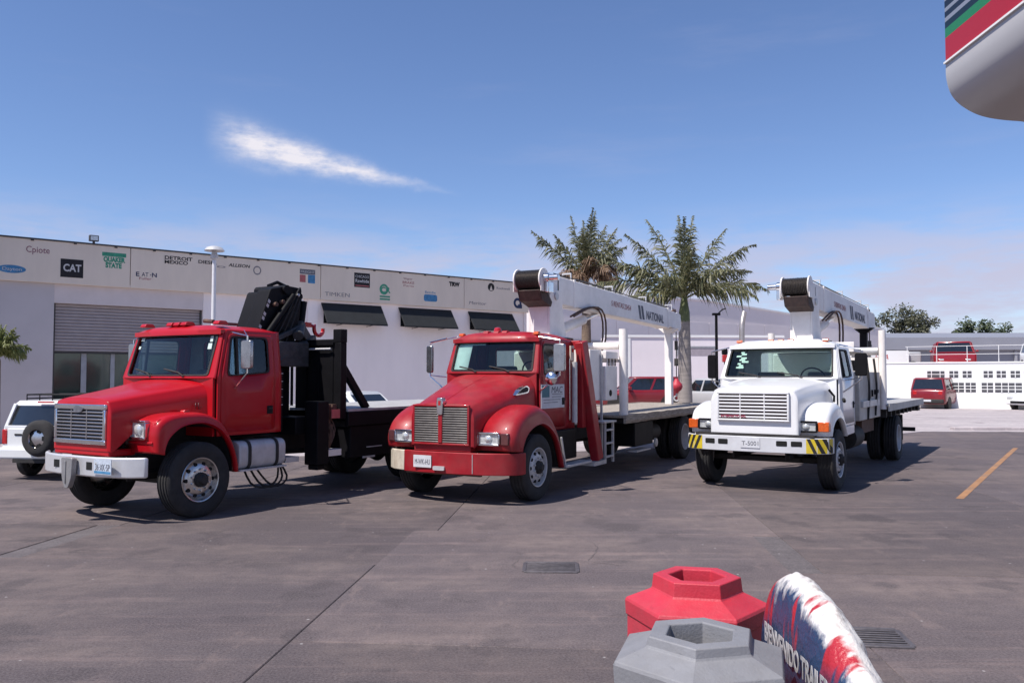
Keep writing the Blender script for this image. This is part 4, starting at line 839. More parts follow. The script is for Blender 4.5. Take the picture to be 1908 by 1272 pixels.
for k in range(9): 
    t=k/9; MB().add([(1.655+.27*t,-.362,2.60+.62*t),(1.70+.27*t,-.362,2.57+.62*t),(1.72+.27*t,-.362,2.62+.62*t),(1.675+.27*t,-.362,2.65+.62*t)],[(0,1,2,3)]).build('boom_decal',wht,T1,smooth=0) if k%3!=2 else None
mach=MB(); mach.bar((1.75,-.5,2.42),(2.55,-.42,2.72),.08,.08).bar((1.72,-.55,2.02),(2.6,-.5,2.45),.05,.05).bar((2.5,-.4,2.75),(2.95,-.3,2.36),.10,.16).bar((2.3,-.5,2.3),(2.95,-.3,2.55),.12,.1).box(1.95,2.6,-.55,-.2,2.05,2.45).cyl((2.35,-.55,2.55),(2.65,-.3,2.75),.09,n=10); mach.build('crane_linkage',mat('grey crane linkage',(.05,.052,.056),.6,.2,var=.4,scale=10,dirt=.5,dirtcol=(.2,.16,.13)),T1,bevel=.01)
hk=MB().box(2.6,2.85,-.36,-.26,2.72,2.80); hk.tube([(2.78,-.3,2.78),(2.98,-.3,2.74)]+[(3.08+.11*math.cos(a),-.3,2.70+.11*math.sin(a)) for a in [R(150+i*22) for i in range(11)]],.035,7); hk.build('crane_hook',redlens,T1)
# headboard and flatbed
hb=MB().box(2.70,2.76,-1.12,-.15,1.36,2.42).build('headboard',black,T1)
MB().box(2.66,2.80,-1.2,-1.06,1.2,2.44).box(2.66,2.80,1.06,1.2,1.2,2.44).box(2.655,2.805,-1.205,-1.03,2.44,2.66).box(2.66,2.80,-1.03,1.06,2.40,2.5).build('headboard_frame',black,T1,bevel=.01)
for k in range(4): MB().box(2.69,2.699,-1.0+k*.3,-.94+k*.3,1.4,2.38).build('headboard_rib',black,T1)
MB().tube([(2.64,-1.0,2.34),(2.64,.6,2.34)],.02,6).build('headboard_rail',silver,T1)
MB().bar((2.76,-1.14,2.05),(3.35,-1.14,1.36),.09,.11).bar((2.76,1.14,2.05),(3.35,1.14,1.36),.09,.11).build('headboard_brace',black,T1)
box('flatbed',deckg,T1,(2.82,7.9,-1.22,1.22,1.315,1.36),.004)
MB().box(2.81,7.92,-1.235,-1.15,1.08,1.313).box(2.81,7.92,1.15,1.235,1.08,1.313).box(7.84,7.92,-1.149,1.149,1.08,1.313).build('bed_side_rail',black,T1,bevel=.01)
for k in range(9): MB().box(2.9+k*.6,3.0+k*.6,-1.149,1.149,1.0,1.14).build('cross_member',chassis,T1)
MB().box(2.9,4.3,-1.2,-.72,.55,1.075).build('toolbox',black,T1,bevel=.015); MB().box(3.3,3.7,-1.206,-1.201,.7,.715).build('toolbox_handle',silver,T1); MB().box(3.2,3.5,-1.22,-1.201,.53,.56).build('toolbox_step',silver,T1)
MB().box(6.05,7.5,-1.2,-.72,.62,1.05).build('toolbox',black,T1,bevel=.015)

# ------------------------------------------------------------------ middle truck: worn red, white boom
T2=truck_root('crane_truck',(-.595,13.422),28.5,'worn red bonneted truck with white boom, middle of the three trucks')
chassis_frame(T2,10.6,7.45,silver,silver)
hood(T2,red2,[(-.965,.40,1.43,1.40,.50,.86),(-.95,.44,1.475,1.43,.545,.86),(-.88,.47,1.515,1.46,.575,.87),(-.3,.56,1.71,1.62,.70,1.27),(.2,.65,1.86,1.75,.78,1.27),(.54,.71,1.965,1.86,.83,1.2)])
MB().grid([[(x,y,z+.012*(1-abs(y)/.02)) for y in (-.02,0,.02)] for x,z in cr([(-.8,1.54),(-.3,1.705),(.2,1.856),(.5,1.94)],10)]).build('hood_crease',red2,T2)
fender(T2,red2,[(-.80,.80),(-.83,.92),(-.80,1.06),(-.68,1.22),(-.45,1.36),(-.15,1.445),(.12,1.43),(.42,1.30),(.66,1.04),(.83,.72),(.96,.42)],
       [(-.56,.78),(-.55,.84),(-.5,.93),(-.4,1.03),(-.24,1.11),(-.06,1.155),(.16,1.16),(.42,1.06),(.62,.90),(.75,.68),(.86,.42)],.45,1.15,rnd=.16)
for s in (-1,1):
    pts=rpoly([(-.79,.82),(-.79,1.08),(-.62,1.2),(-.5,1.2),(-.5,.82)],.05,4); MB().prism(pts,lambda x,z:(x,s*.48,z),lambda x,z:(x+.05,s*1.09,z)).build('fender_front',red2,T2,bevel=.04,seg=3)
    lw=MB()
    yy0,yy1=s*.58,s*1.12
    h=headlamp(T2,(-.875,s*.745,.975),.36,.17,chrome,amb=s*.13,ambm=mat('smoked side lens',(.10,.03,.03),.15,var=.3,coat=.6))
MB().box(-.95,-.55,-.5,.5,.78,.87).build('lower_valance',red2,T2)
gm=mat('grey brown grille slat',(.30,.27,.25),.45,.4,var=.2,scale=12)
g=MB()
for b in ((-1.0,-.95,-.50,.50,.87,.90),(-1.0,-.95,-.50,-.47,.9001,1.4399),(-1.0,-.95,.47,.50,.9001,1.4399),(-1.0,-.95,-.50,.50,1.44,1.47),(-1.01,-.95,-.035,.035,.9001,1.4399)): g.box(*b)
gr_=g.build('grille',red2,T2,bevel=.008); box('grille_back',holem,gr_,(-.975,-.968,-.469,.469,.901,1.439))
for k in range(15):
    z=.912+k*.0352
    for a,b in ((-.468,-.036),(.036,.468)): MB().box(-.997,-.976,a,b,z,z+.0165).build('slat',gm,gr_,bevel=.003)
MB().prism(rpoly([(-.045,1.32),(.045,1.32),(.06,1.50),(.045,1.575),(-.045,1.575),(-.06,1.50)],.02),lambda y,z:(-1.025,y,z),lambda y,z:(-.93,y,z)).build('badge',chrome,gr_,bevel=.008); box('badge_mark',redlens,gr_,(-1.029,-1.0255,-.02,.02,1.46,1.53))
bp=[(-.56,-1.18),(-.72,-1.13),(-.86,-.98),(-.96,-.7),(-1.01,-.35),(-1.02,0),(-1.01,.35),(-.965,.68)]
sweep(T2,'bumper',red2,bp,.45,.77,.07,.035); sweep(T2,'bumper_end',mat('scuffed cream bumper end',(.56,.50,.40),.5,var=.2,scale=9,dirt=.6,dirtcol=(.25,.16,.1)),[(-.965,.682),(-.88,.93),(-.72,1.11),(-.56,1.16)],.46,.765,.07,.03)
MB().box(-.94,-.88,-.66,.66,.425,.452).build('bumper_lip',rust,T2,bevel=.005)
number_plate(T2,-1.025,.30,.62,'M-WK-HU',placard,.32,.18); MB().prism(rpoly([(-.1,.56),(.1,.56),(.1,.5),(-.1,.5)],.02),lambda y,z:(-1.05,y,z),lambda y,z:(-1.022,y,z)).build('tow_eye',silver,T2)
box('bumper_scrape',silver,T2,(-.989,-.985,-.556,-.548,.47,.75))
C2=dict(xb=.54,xt=.70,zb=1.975,zt=2.47,hb=.765,ht=.74,xr=1.90,zl=1.0,zr=2.6,hw=.875,wx0=.66,wz0=1.92,wx1=1.22,wz0b=1.92,wz1=2.42,wx2=.74,dx1=1.50,crn=.12,tum=.055,bulge=.12)
yw,fnw,_=cab(T2,red2,C2)
for y in (-.16,0,.2): marker(T2,.66,y,2.60,red2,.1,.16)
MB().lathe([(.001,.1),(.05,.09),(.07,.04),(.07,0)],(.78,.02,2.62),'z',14).build('beacon',redlens,T2)
for y in (-.72,.72): marker(T2,.72,y,2.575,amber,.09,.12)
MB().cyl((1.0,-.55,2.58),(1.0,-.55,2.85),.02,.004,8).build('antenna',cranew,T2)
m=mirror(T2,mirrorm,.50,1.25,1.97,2.41,-1,.20,yb=.88); MB().lathe([(.001,-.05),(.08,-.04),(.11,0),(.10,.01),(.001,.015)],(.52,-1.10,1.86),'x',20).build('round_mirror',chrome,m,smooth=60); m2=mirror(T2,mirrorm,.50,1.22,1.95,2.42,1,.12,yb=.88)
for (u0,u1,v0,v1) in ((.50,.90,.12,.80),(.18,.86,.80,.94)):
    MB().grid([[(fnw(u0+(u1-u0)*i/6,v)[0]+.02,*fnw(u0+(u1-u0)*i/6,v)[1:]) for i in range(7)] for v in (v0,v1)]).build('sun_shade',mat('pale grey green sunshade',(.50,.60,.58),.7,var=.08),T2,smooth=0)
MB().grid([[(fnw(-.90+.3*i/4,v)[0]+.015,*fnw(-.90+.3*i/4,v)[1:]) for i in range(5)] for v in (.86,.93)]).build('sticker',paper,T2,smooth=0)
pc=box('door_placard',placard,T2,(.56,1.44,-.908,-.902,1.37,1.76)); box('placard_emblem',teal,pc,(.59,.86,-.9105,-.9085,1.55,1.74)); text('MAC',.15,textgrey,pc,(.92,-.9095,1.62),ROT_SIDE,sx=1.35,shear=.2,ext=.001)
for k,w_ in enumerate((.28,.24,.42,.36)): box('placard_line',textgrey,pc,((.95 if k<2 else .64),(.95 if k<2 else .64)+w_*1.5,-.9105,-.9085,1.595-k*.045,1.603-k*.045))
t_=rpoly([(-.10,1.60),(.13,1.64),(.15,1.72),(.10,1.76),(.0,1.70)],.03,3)
MB().prism(t_,lambda x,z:(x*1.5+.1,-.70-.24*x,z-.01),lambda x,z:(x*1.5+.1,-.785-.24*x,z-.01)).build('side_vent',chrome,T2); MB().prism([((a-.05)*.78+.05,(b-1.68)*.7+1.685) for a,b in t_],lambda x,z:(x*1.5+.1,-.785-.24*x,z-.01),lambda x,z:(x*1.5+.1,-.792-.24*x,z-.01)).build('vent_screen',chassis,T2)
# sleeper-side air pipe, red outrigger frame, headache rack
MB().box(1.66,1.80,-.93,-.905,2.16,2.42).build('side_lamp_plate',mat('cream lamp plate',(.62,.52,.42),.5),T2); MB().cyl((1.73,-.94,2.34),(1.73,-.931,2.34),.035,n=12).build('side_lamp',redlens,T2)
MB().cyl((1.72,-.97,1.1),(1.72,-.97,2.14),.05,n=12).build('exhaust_pipe',silver,T2,smooth=40); MB().tube([(1.58,-.94,1.15),(1.58,-.94,2.2)],.012,6).build('grab_rail',chrome,T2)
for s in (-1,1):
    MB().bar((1.98,s*.98,2.5),(2.36,s*1.12,.42),.16,.24,(1,0,0)).build('outrigger_leg',red2,T2,bevel=.015)
MB().box(1.93,2.07,-.98,.98,2.36,2.52).build('outrigger_beam',red2,T2,bevel=.02); MB().bar((1.96,-.98,2.4),(2.0,-.98,1.0),.10,.16,(1,0,0)).build('outrigger_frame',red2,T2)
MB().box(2.05,2.6,-1.2,-.9,.33,.40).build('outrigger_foot',silver,T2)
MB().box(.75,1.75,-1.0,-.5,.50,1.0).build('battery_box',black,T2,bevel=.02); MB().box(.95,2.0,-1.17,-.95,.40,.44).build('running_board',silver,T2,bevel=.005); MB().bar((.90,-1.1,.9),(1.05,-1.1,.44),.03,.03).build('board_stay',silver,T2)
national_crane(T2,side=-1,xtip=10.45)
# control bank
box('control_cabinet',cranew,T2,(2.98,3.56,-1.04,-.5,1.44,2.08),.015); MB().cyl((3.2,-1.05,1.58),(3.2,-1.0405,1.58),.06,n=18).build('gauge',holem,T2); box('cabinet_back',cranew,T2,(2.45,3.0,-.95,-.63,1.45,2.38),.01); box('cabinet_top',cranew,T2,(2.95,3.56,-1.06,-.5,2.22,2.36),.01)
for k in range(6): MB().box(3.04+.08*k,3.06+.08*k,-1.05,-1.03,2.085,2.22).build('control_lever',black if k%2 else cranew,T2)
MB().box(2.90,2.945,-.99,-.955,.45,2.3).build('control_post',silver,T2)
lad=MB()
for x in (2.66,3.04): lad.box(x,x+.035,-1.16,-1.12,.32,1.05)
for k in range(3): lad.box(2.696,3.039,-1.17,-1.11,.42+k*.24,.45+k*.24)
lad.box(2.5,3.1,-1.2,-.9,1.052,1.08); lad.build('ladder',silver,T2)
for s in (-1,1): MB().cyl((3.66,s*1.13,1.12),(3.66,s*1.13,2.80),.085,n=18).build('rack_post',cranew,T2,smooth=40)
MB().cyl((3.66,-1.05,2.48),(3.66,1.05,2.48),.07,n=16).cyl((3.66,-1.05,2.2),(3.66,1.05,2.2),.04,n=12).build('rack_rail',cranew,T2,smooth=40)
box('flatbed',deck,T2,(3.5,11.0,-1.19,1.19,1.10,1.148),.004)
rr=random.Random(9); rows=[]
for i in range(34):
    x=3.48+i*.23; j=rr.uniform(-.012,.012); rows.append([(x,-1.23+j,1.0+rr.uniform(-.01,.01)),(x,-1.25+j,1.05),(x,-1.24+j,1.16+rr.uniform(-.008,.008)),(x,-1.192,1.158),(x,-1.192,1.0)])
MB().grid(rows,True,True).build('bed_side_rail',deck,T2,smooth=0); MB().box(3.48,11.05,1.192,1.25,1.0,1.16).box(11.001,11.05,-1.19,1.19,1.0,1.16).build('bed_side_rail',deck,T2)
for k in range(12): MB().box(3.7+k*.6,3.8+k*.6,-1.15,1.15,.985,1.095).build('cross_member',chassis,T2)
MB().box(4.2,5.3,-1.15,-.6,.5,.98).build('toolbox',black,T2,bevel=.02); MB().box(4.2,5.0,-1.2,-1.0,.40,.43).build('step_plate',silver,T2); MB().cyl((5.5,-.85,.7),(6.2,-.85,.7),.17,n=18).build('air_tank',chassis,T2)
MB().lathe([(.001,-.03),(.09,-.02),(.10,.02),(.001,.03)],(5.9,-1.0,.47),'y',14).build('glad_hand',silver,T2)
boom_rest(T2,cranew,9.95,1.15,3.13); hook(T2,plasticred,10.6,1.62,3.1)

# ------------------------------------------------------------------ right truck: white, white boom
T3=truck_root('crane_truck',(4.50,14.69),33.0,'white bonneted truck with hazard striped bumper and white boom, rightmost of the three trucks')
chassis_frame(T3,9.2,5.9,silver,silver,T_=1.18)
hood(T3,white3,[(-.93,.60,1.63,1.58,.69,.95),(-.915,.63,1.68,1.63,.72,.95),(-.85,.65,1.72,1.66,.735,.96),(-.3,.70,1.80,1.73,.80,1.3),(.2,.77,1.85,1.77,.88,1.3),(.58,.84,1.885,1.79,.95,1.25)])
fender(T3,white3,[(-.72,.92),(-.75,1.02),(-.74,1.16),(-.66,1.30),(-.45,1.395),(-.15,1.45),(.12,1.43),(.38,1.31),(.56,1.12),(.66,.96),(.71,.86)],
       [(-.55,.92),(-.54,.97),(-.5,1.03),(-.42,1.10),(-.28,1.165),(-.1,1.20),(.12,1.195),(.32,1.13),(.46,1.03),(.56,.93),(.60,.86)],.55,1.16,rnd=.13)
for s in (-1,1):
    MB().prism(rpoly([(-.745,.93),(-.745,1.24),(-.64,1.33),(-.5,1.33),(-.5,.93)],.05,4),lambda x,z:(x,s*.62,z),lambda x,z:(x+.06,s*1.10,z)).build('fender_front',white3,T3,bevel=.03,seg=3)
    headlamp(T3,(-.825,s*.815,1.08),.34,.155,black,amb=s*.17)
    MB().box(-.80,-.79,s*.70-.035,s*.70+.035,1.02,1.14).build('lamp_divider',holem,T3)
MB().box(-.90,-.6,-.66,.66,.93,1.155).build('lower_valance',white3,T3,bevel=.02)
g=MB()
for b in ((-.985,-.925,-.60,.60,1.60,1.64),(-.985,-.925,-.60,.60,1.155,1.185),(-.985,-.925,-.60,-.565,1.1851,1.5999),(-.985,-.925,.565,.60,1.1851,1.5999)): g.box(*b)
gr_=g.build('grille',white3,T3,bevel=.01); box('grille_back',mat('dark maroon grille void',(.03,.012,.016),.8),gr_,(-.95,-.945,-.564,.564,1.186,1.599))
for k in range(7):
    z=1.208+k*.0565; MB().box(-.98,-.951,-.563,.563,z,z+.026).build('slat',white3,gr_,bevel=.004)
for y in (-.2,.2): box('grille_upright',white3,gr_,(-.984,-.9801,y-.008,y+.008,1.187,1.598))
text('INTERNATIONAL',.055,mat('red badge print',(.32,.02,.06),.5),gr_,(-.983,.53,1.213),ROT_FRONT,sx=1.,ext=.001,name='badge',bold=.002)
bp=[(-.66,-1.21),(-.82,-1.17),(-.95,-1.02),(-1.0,-.75),(-1.04,-.3),(-1.04,.3),(-1.0,.75),(-.95,1.02),(-.82,1.17),(-.66,1.21)]
sweep(T3,'bumper',greybump,bp,.655,.905,.06,.025); MB().box(-.97,-.8,-.98,.98,.906,.945).build('bumper_gap',chassis,T3)
def bx(y):
    for (xa,ya),(xb_,yb) in zip(bp,bp[1:]):
        if ya<=y<=yb: return xa+(xb_-xa)*(y-ya)/(yb-ya)
for s in (-1,1):
    for y0,w_ in ((.40,.17),(.63,.17)):
        ya,yb=sorted((s*y0,s*(y0+w_))); q=rpoly([(ya,.765),(yb,.765),(yb,.85),(ya,.85)],.015,2); MB().prism(q,lambda y,z:(bx(y)-.004,y,z),lambda y,z:(bx(y)-.0015,y,z)).build('bumper_slot',holem,T3,smooth=0)
    ye=1.205; ys=.86
    st=[ys+(ye-ys)*i/12 for i in range(13)]
    MB().grid([[(bx(s*y)-.0035,s*y,z) for y in st] for z in (.665,.895)]).build('hazard_panel',yellow,T3,smooth=0)
    for k in range(3):
        a=ys+.05+k*.11; row=[]
        for i in range(6): z=.665+.23*i/5; row.append([(bx(s*min(ye-.001,max(ys,a+d_-(z-.665)*.45+.06)))-.006,s*min(ye-.001,max(ys,a+d_-(z-.665)*.45+.06)),z) for d_ in (0,.018,.037,.055)])
        MB().grid(row).build('hazard_stripe',blk,T3,smooth=0)
number_plate(T3,-1.043,0.02,.80,'T-5001',placard,.32,.16)
C3=dict(xb=.55,xt=.82,zb=1.875,zt=2.41,hb=.955,ht=.90,xr=1.86,zl=1.0,zr=2.56,hw=1.05,wx0=.72,wz0=1.87,wx1=1.55,wz0b=1.90,wz1=2.37,wx2=.88,vent=.98,crn=.10,tum=.10,bulge=.12)
yw,fnw,_=cab(T3,white3,C3,mat('pale grey cab trim',(.80,.82,.80),.85))
MB().bar((.74,-1.09,.92),(1.84,-1.04,.92),.02,.15).build('door_skirt',white3,T3)
for y in (-.78,-.18,0.,.18,.78): marker(T3,.80 if abs(y)>.5 else .76,y,2.515,amber,.1,.12)
mirror(T3,black,.75,1.38,1.90,2.30,-1,.2,yb=1.03); mirror(T3,black,.75,1.30,1.85,2.30,1,.16,yb=1.03)
for i in range(9):
    rr=random.Random(40+i); u=.70+rr.uniform(-.09,.09); v=.32+i*.055; w_=rr.uniform(.06,.16); MB().add([(fnw(a,b)[0]+.012,*fnw(a,b)[1:]) for a,b in ((u-w_/2,v),(u+w_/2,v),(u+w_/2,v+.05),(u-w_/2,v+.05))],[(0,1,2,3)]).build('sticker',paper,T3,smooth=0)
MB().tube(cr([(2.05,1.12,1.0),(2.05,1.12,2.5),(2.08,1.12,2.95),(2.22,1.12,3.2)],12),.055,12).build('exhaust_stack',mat('heat stained steel pipe',(.42,.38,.36),.4,.6,var=.2,scale=10),T3,smooth=60)
MB().cyl((-.3+.7,-1.16,1.50),(.45,-1.16,1.46),.03,n=8).tube([(.35,-.93,1.66),(.42,-1.0,1.55),(.40,-1.0,1.45)],.02,6).build('hood_latch',black,T3)
# crane and body
national_crane(T3,side=1,xtip=9.45)
MB().box(2.46,2.5,-.95,.95,2.36,2.56).box(2.5,3.4,-.95,.62,2.36,2.42).build('crane_guard',cranew,T3,bevel=.01)
pan=mat('stained cream steel',(.52,.49,.44),.6,var=.1,scale=3,dirt=.55,dirtcol=(.24,.19,.15))
MB().box(2.0,4.2,-1.12,-.62,1.05,1.98).build('side_box',pan,T3,bevel=.015)
for x,z0,z1 in ((2.75,1.05,2.3),(3.55,1.1,2.25)): MB().tube(cr([(x,-1.13,z0),(x+.02,-1.16,(z0+z1)/2),(x-.03,-1.12,z1)],8),.022,6).build('hose',rubber,T3)
MB().box(2.1,3.9,-1.165,-1.121,1.30,1.42).build('side_step',silver,T3); 
for k in range(4): MB().box(2.9+.3*k,2.97+.3*k,-1.15,-1.12,1.46+.03*k,1.62).build('valve_lever',black,T3)
MB().box(2.2,3.5,-1.0,-.7,2.0,2.2).build('control_box',black,T3,bevel=.02)
for s in (-1,1): MB().cyl((4.3,s*1.16,1.2),(4.3,s*1.16,2.86),.075,n=16).build('rack_post',cranew,T3,smooth=40)
MB().cyl((4.3,-1.08,2.42),(4.3,1.08,2.42),.085,n=16).build('rack_rail',silver,T3,smooth=40); MB().box(4.28,4.32,-1.08,1.08,1.3,2.3).build('rack_panel',cranew,T3)
box('flatbed',deckg,T3,(4.25,9.6,-1.26,1.26,1.255,1.30),.004)
MB().box(4.25,9.62,-1.29,-1.262,1.16,1.31).box(4.25,9.62,1.262,1.29,1.16,1.31).box(9.602,9.63,-1.26,1.26,1.16,1.31).build('bed_side_rail',pan,T3)
for k in range(9): MB().box(4.4+k*.6,4.5+k*.6,-1.2,1.2,1.02,1.25).build('cross_member',chassis,T3)
MB().box(9.2,9.6,-1.2,1.2,1.0,1.2).build('bed_tail',chassis,T3); MB().box(9.0,9.08,-1.15,1.15,.48,.58).box(9.0,9.06,-.5,-.42,.58,1.02).box(9.0,9.06,.42,.5,.58,1.02).build('underride_bar',chassis,T3)
MB().cyl((2.1,-.82,.72),(2.9,-.82,.72),.22,n=20).build('fuel_tank',chassis,T3,smooth=40); MB().cyl((3.2,-.7,.62),(3.9,-.7,.62),.12,n=14).build('air_tank',silver,T3); MB().box(3.1,4.4,-.95,-.55,.75,1.0).build('battery_box',rust,T3)
boom_rest(T3,black,8.75,1.3,3.14); hook(T3,rust,9.55,2.0,3.1)
# ------------------------------------------------------------------ cars
def paint(name,c,rough=.3): return mat(name,c,rough,var=.03,scale=3,coat=.4,dirt=.06)
def carwheel(par,x,y,s,r=.32,w=.2,m=None):
    hw=w/2; t=MB().lathe([(.2,-hw),(.28,-hw*1.05),(.31,-hw*.8),(r,-hw*.6),(r,hw*.6),(.31,hw*.8),(.28,hw*1.05),(.2,hw)],(x,y,r),'y',28).build('wheel',rubber,par,smooth=45)
    MB().lathe([(.21,s*hw*.9),(.19,s*hw*.6),(.1,s*hw*.75),(.001,s*hw*.8)],(x,y,r),'y',20).build('rim',silver,t,smooth=30)
def car(loc,ang,label,pm,L_=4.2,Wd=1.7,H=1.5,suv=False,cat='car',hood_=.95,name='parked_car',rear_tint=True,group='parked cars in the background'):
    """+x is the rear, front at -x; origin at centre"""
    t=empty(name,(loc[0],loc[1],loc[2]),R(ang),label,cat,group); hl=L_/2; hw=Wd/2; zb=.28; zs=H*.62
    prof=[(-hl,.55,.72,.70),(-hl+.12,.62,.80,.86),(-hl+hood_*.6,.72,.86,.97),(-hl+hood_+.25,zs,.96,1.),(0,zs+.01,1.,1.),(hl-.7,zs+.02,.98,1.),(hl-.12,zs if suv else zs-.02,.93,.95),(hl,zs-.2,.86,.86)]
    if hood_<.3: prof=[(-hl,.75,.86,.9),(-hl+.06,zs-.1,.93,.95),(-hl+.2,zs,.97,1.)]+prof[4:]
    rows=[]
    for (x,zt,_,k) in cr([(a,b,c,d) for a,b,c,d in prof],22):
        w=hw*k; rows.append([(x,-w*.92,zb),(x,-w,zb+.18),(x,-w,zt-.16),(x,-w*.97,zt-.05),(x,-w*.88,zt),(x,0,zt+.03),(x,w*.88,zt),(x,w*.97,zt-.05),(x,w,zt-.16),(x,w,zb+.18),(x,w*.92,zb)])
    MB().grid(rows,True,True).build('body',pm,t,smooth=50)
    xf=-hl+hood_+.15; xr=hl-(.12 if suv else .55); xft,xrt=xf+(.62 if hood_>.3 else .25),xr-(.18 if suv else .5); wt=hw*.80
    def q(z,k): # greenhouse outline at height k
        a=xf+(xft-xf)*k; b=xr+(xrt-xr)*k; w=hw*.95+(wt-hw*.95)*k; return [(a,-w*.9,z),(a+.12,-w,z),(b-.08,-w,z),(b,-w*.9,z),(b,w*.9,z),(b-.08,w,z),(a+.12,w,z),(a,w*.9,z)]
    MB().grid([q(zs-.04,0),q(H-.09,.9)],True,True).build('glasshouse',carglass,t,smooth=30)
    g=MB()
    rows=[q(H-.10,.9),q(H-.04,.97),[(x*.985 if False else x,y*.94,z) for x,y,z in q(H-.005,1.0)]]; g.grid(rows,True,True); g.build('roof',pm,t,smooth=50)
    p=MB()
    for s in (-1,1):
        y0,y1=s*hw*.955,s*(hw*.955+(wt-hw*.95)*.9)
        for xx,w_ in ((xf+.08,.07),(xf+(xr-xf)*.46,.09),(xr-.14,.16)):
            k=xx; top=xft+(xrt-xft)*((xx-xf)/(xr-xf)); p.bar((xx,y0,zs-.06),(top,y1,H-.08),.035,w_,(1,0,0))
        for a,b,yy in ((xf,xft,.86),(xr,xrt,.86)): p.bar((a,s*hw*.90,zs-.05),(b,s*wt*.93,H-.08),.06,.06,(1,0,0))
    p.build('pillars',pm,t)
    for s in (-1,1):
        for x in (-hl+.8,hl-.8):
            carwheel(t,x,s*(hw-.1),s); MB().cyl((x,s*(hw-.22),.34),(x,s*(hw+.005),.34),.37,n=24).build('wheel_arch',chassis,t)
        box('tail_light',redlens,t,(hl-.10,hl+.005,s*hw*.70-.11,s*hw*.70+.11,zs-.30,zs-.08),.02); box('headlight',lens,t,(-hl-.005,-hl+.14,s*hw*.62-.16,s*hw*.62+.16,.58,.72),.03)
        MB().box(xf+.25,xf+.4,s*(hw+.0),s*(hw+.17),zs,zs+.13).build('door_mirror',pm,t,bevel=.03) if s>0 else MB().box(xf+.25,xf+.4,-(hw+.17),-hw,zs,zs+.13).build('door_mirror',pm,t,bevel=.03)
    MB().box(hl-.12,hl+.05,-hw*.88,hw*.88,.32,.56).build('bumper',pm if not suv else chassis,t,bevel=.05); MB().box(-hl-.05,-hl+.15,-hw*.82,hw*.82,.30,.55).build('bumper',pm,t,bevel=.05)
    box('number_plate',placard,t,(hl+.051,hl+.06,-.2,.2,.42,.53)); box('grille',holem,t,(-hl-.06,-hl-.051,-hw*.5,hw*.5,.36,.5))
    return t
pr=paint('deep red car paint',(.20,.008,.015)); pwh=paint('white car paint',(.75,.75,.74)); psil=paint('silver car paint',(.42,.42,.43))
car((-4.6,24.2,0),150,'white car showing only its roof and dark screen behind the black flatbed',pwh,4.3,1.75,1.46)
car((5.75,38.2,.35),4,'dark red hatchback parked behind the middle truck\'s flatbed',pr,4.0,1.7,1.52,suv=True)
car((8.95,37.4,.35),-62,'silver car with reflecting windscreen beside the palm, left of the white truck',psil,4.2,1.72,1.45)
struct(MB().box(3.5,16,35.5,44,-.02,.35).build('parking_strip',lightm,smooth=0))
sv=car((25.3,49.8,.012),248,'dark red sport utility parked before the white terrace wall',pr,4.5,1.95,1.78,suv=True,hood_=1.15,name='red_suv',cat='car'); sv.rotation_euler=(0,0,R(-131))
car((30.05,47.2,.012),20,'white car nosing in at the right edge before the terrace wall',pwh,4.3,1.75,1.45)
car((29.6,56.3,2.3),66,'red high roofed van above the white terrace wall',paint('red van paint',(.26,.008,.014)),4.6,2.5,1.85,suv=True,hood_=.2,cat='van',name='parked_van')
car((35.6,55.5,2.3),75,'white high roofed van above the terrace wall at the right edge',pwh,4.6,2.3,1.85,suv=True,hood_=.2,cat='van',name='parked_van')
tr=empty('box_trailer',(25.6,57.5,2.3),R(-6),'white box trailer with red scrawl above the left end of the terrace wall','trailer')
box('trailer_box',pale,tr,(-2.2,1.6,0,2,.3,1.32),.02); box('cab',psil,tr,(1.62,2.5,.2,1.8,.2,1.25),.1); text('EXA',.5,redlens,tr,(-.7,-.004,.72),ROT_SIDE,ext=.002,name='trailer_mark',shear=.3); box('trailer_band',greyint,tr,(-2.2,-.9,-.006,-.001,.55,1.05))
for x in (-1.6,1.9): MB().cyl((x,.1,.3),(x,.35,.3),.3,n=18).build('wheel',rubber,tr)
# white SUV at the left edge, seen from behind
S=empty('white_suv',(-8.63,15.35,0),R(78),'white off-road wagon with spare wheel on its tailgate and roof rack, at the left edge','car'); 
# here x is the rear-ward axis pointing back towards the camera after rotation
S.rotation_euler=(0,0,R(-100)); S.scale=(.9,.9,.9)
hw=.88; rows=[]
for x,zt,k in cr([(-3.9,.9,.9),(-3.6,1.0,.96),(-2.6,1.05,1.),(-1.5,1.06,1.),(-.4,1.06,1.),(-.06,1.06,.985),(0,1.03,.96)],18):
    w=hw*k; rows.append([(x,-w*.95,.42),(x,-w,.55),(x,-w,zt-.1),(x,-w*.97,zt),(x,w*.97,zt),(x,w,zt-.1),(x,w,.55),(x,w*.95,.42)])
MB().grid(rows,True,True).build('body',pwh,S,smooth=40,bevel=.0)
def q(z,k): a,b=-2.7+.75*k,-.03-.16*k; w=.84-.10*k; return [(a,-w,z),(b-.03,-w,z),(b,-w*.93,z),(b,w*.93,z),(b-.03,w,z),(a,w,z)]
MB().grid([q(1.05,0),q(1.52,1)],True,True).build('glasshouse',carglass,S,smooth=30)
MB().grid([q(1.50,.95),q(1.545,1.0),[(x-.04*(1 if x>-1 else -1),y*.93,z) for x,y,z in q(1.60,1.0)]],True,True).build('roof',pwh,S,smooth=40)
p=MB()
for s in (-1,1): p.bar((-.045,s*.80,1.04),(-.195,s*.705,1.53),.07,.09,(1,0,0)); p.bar((-.55,s*.85,1.05),(-.62,s*.755,1.53),.04,.5,(1,0,0)); p.bar((-1.6,s*.85,1.05),(-1.6,s*.755,1.53),.04,.1,(1,0,0))
p.box(-.12,.005,-.80,.80,1.02,1.10); p.build('pillars',pwh,S,bevel=.01)
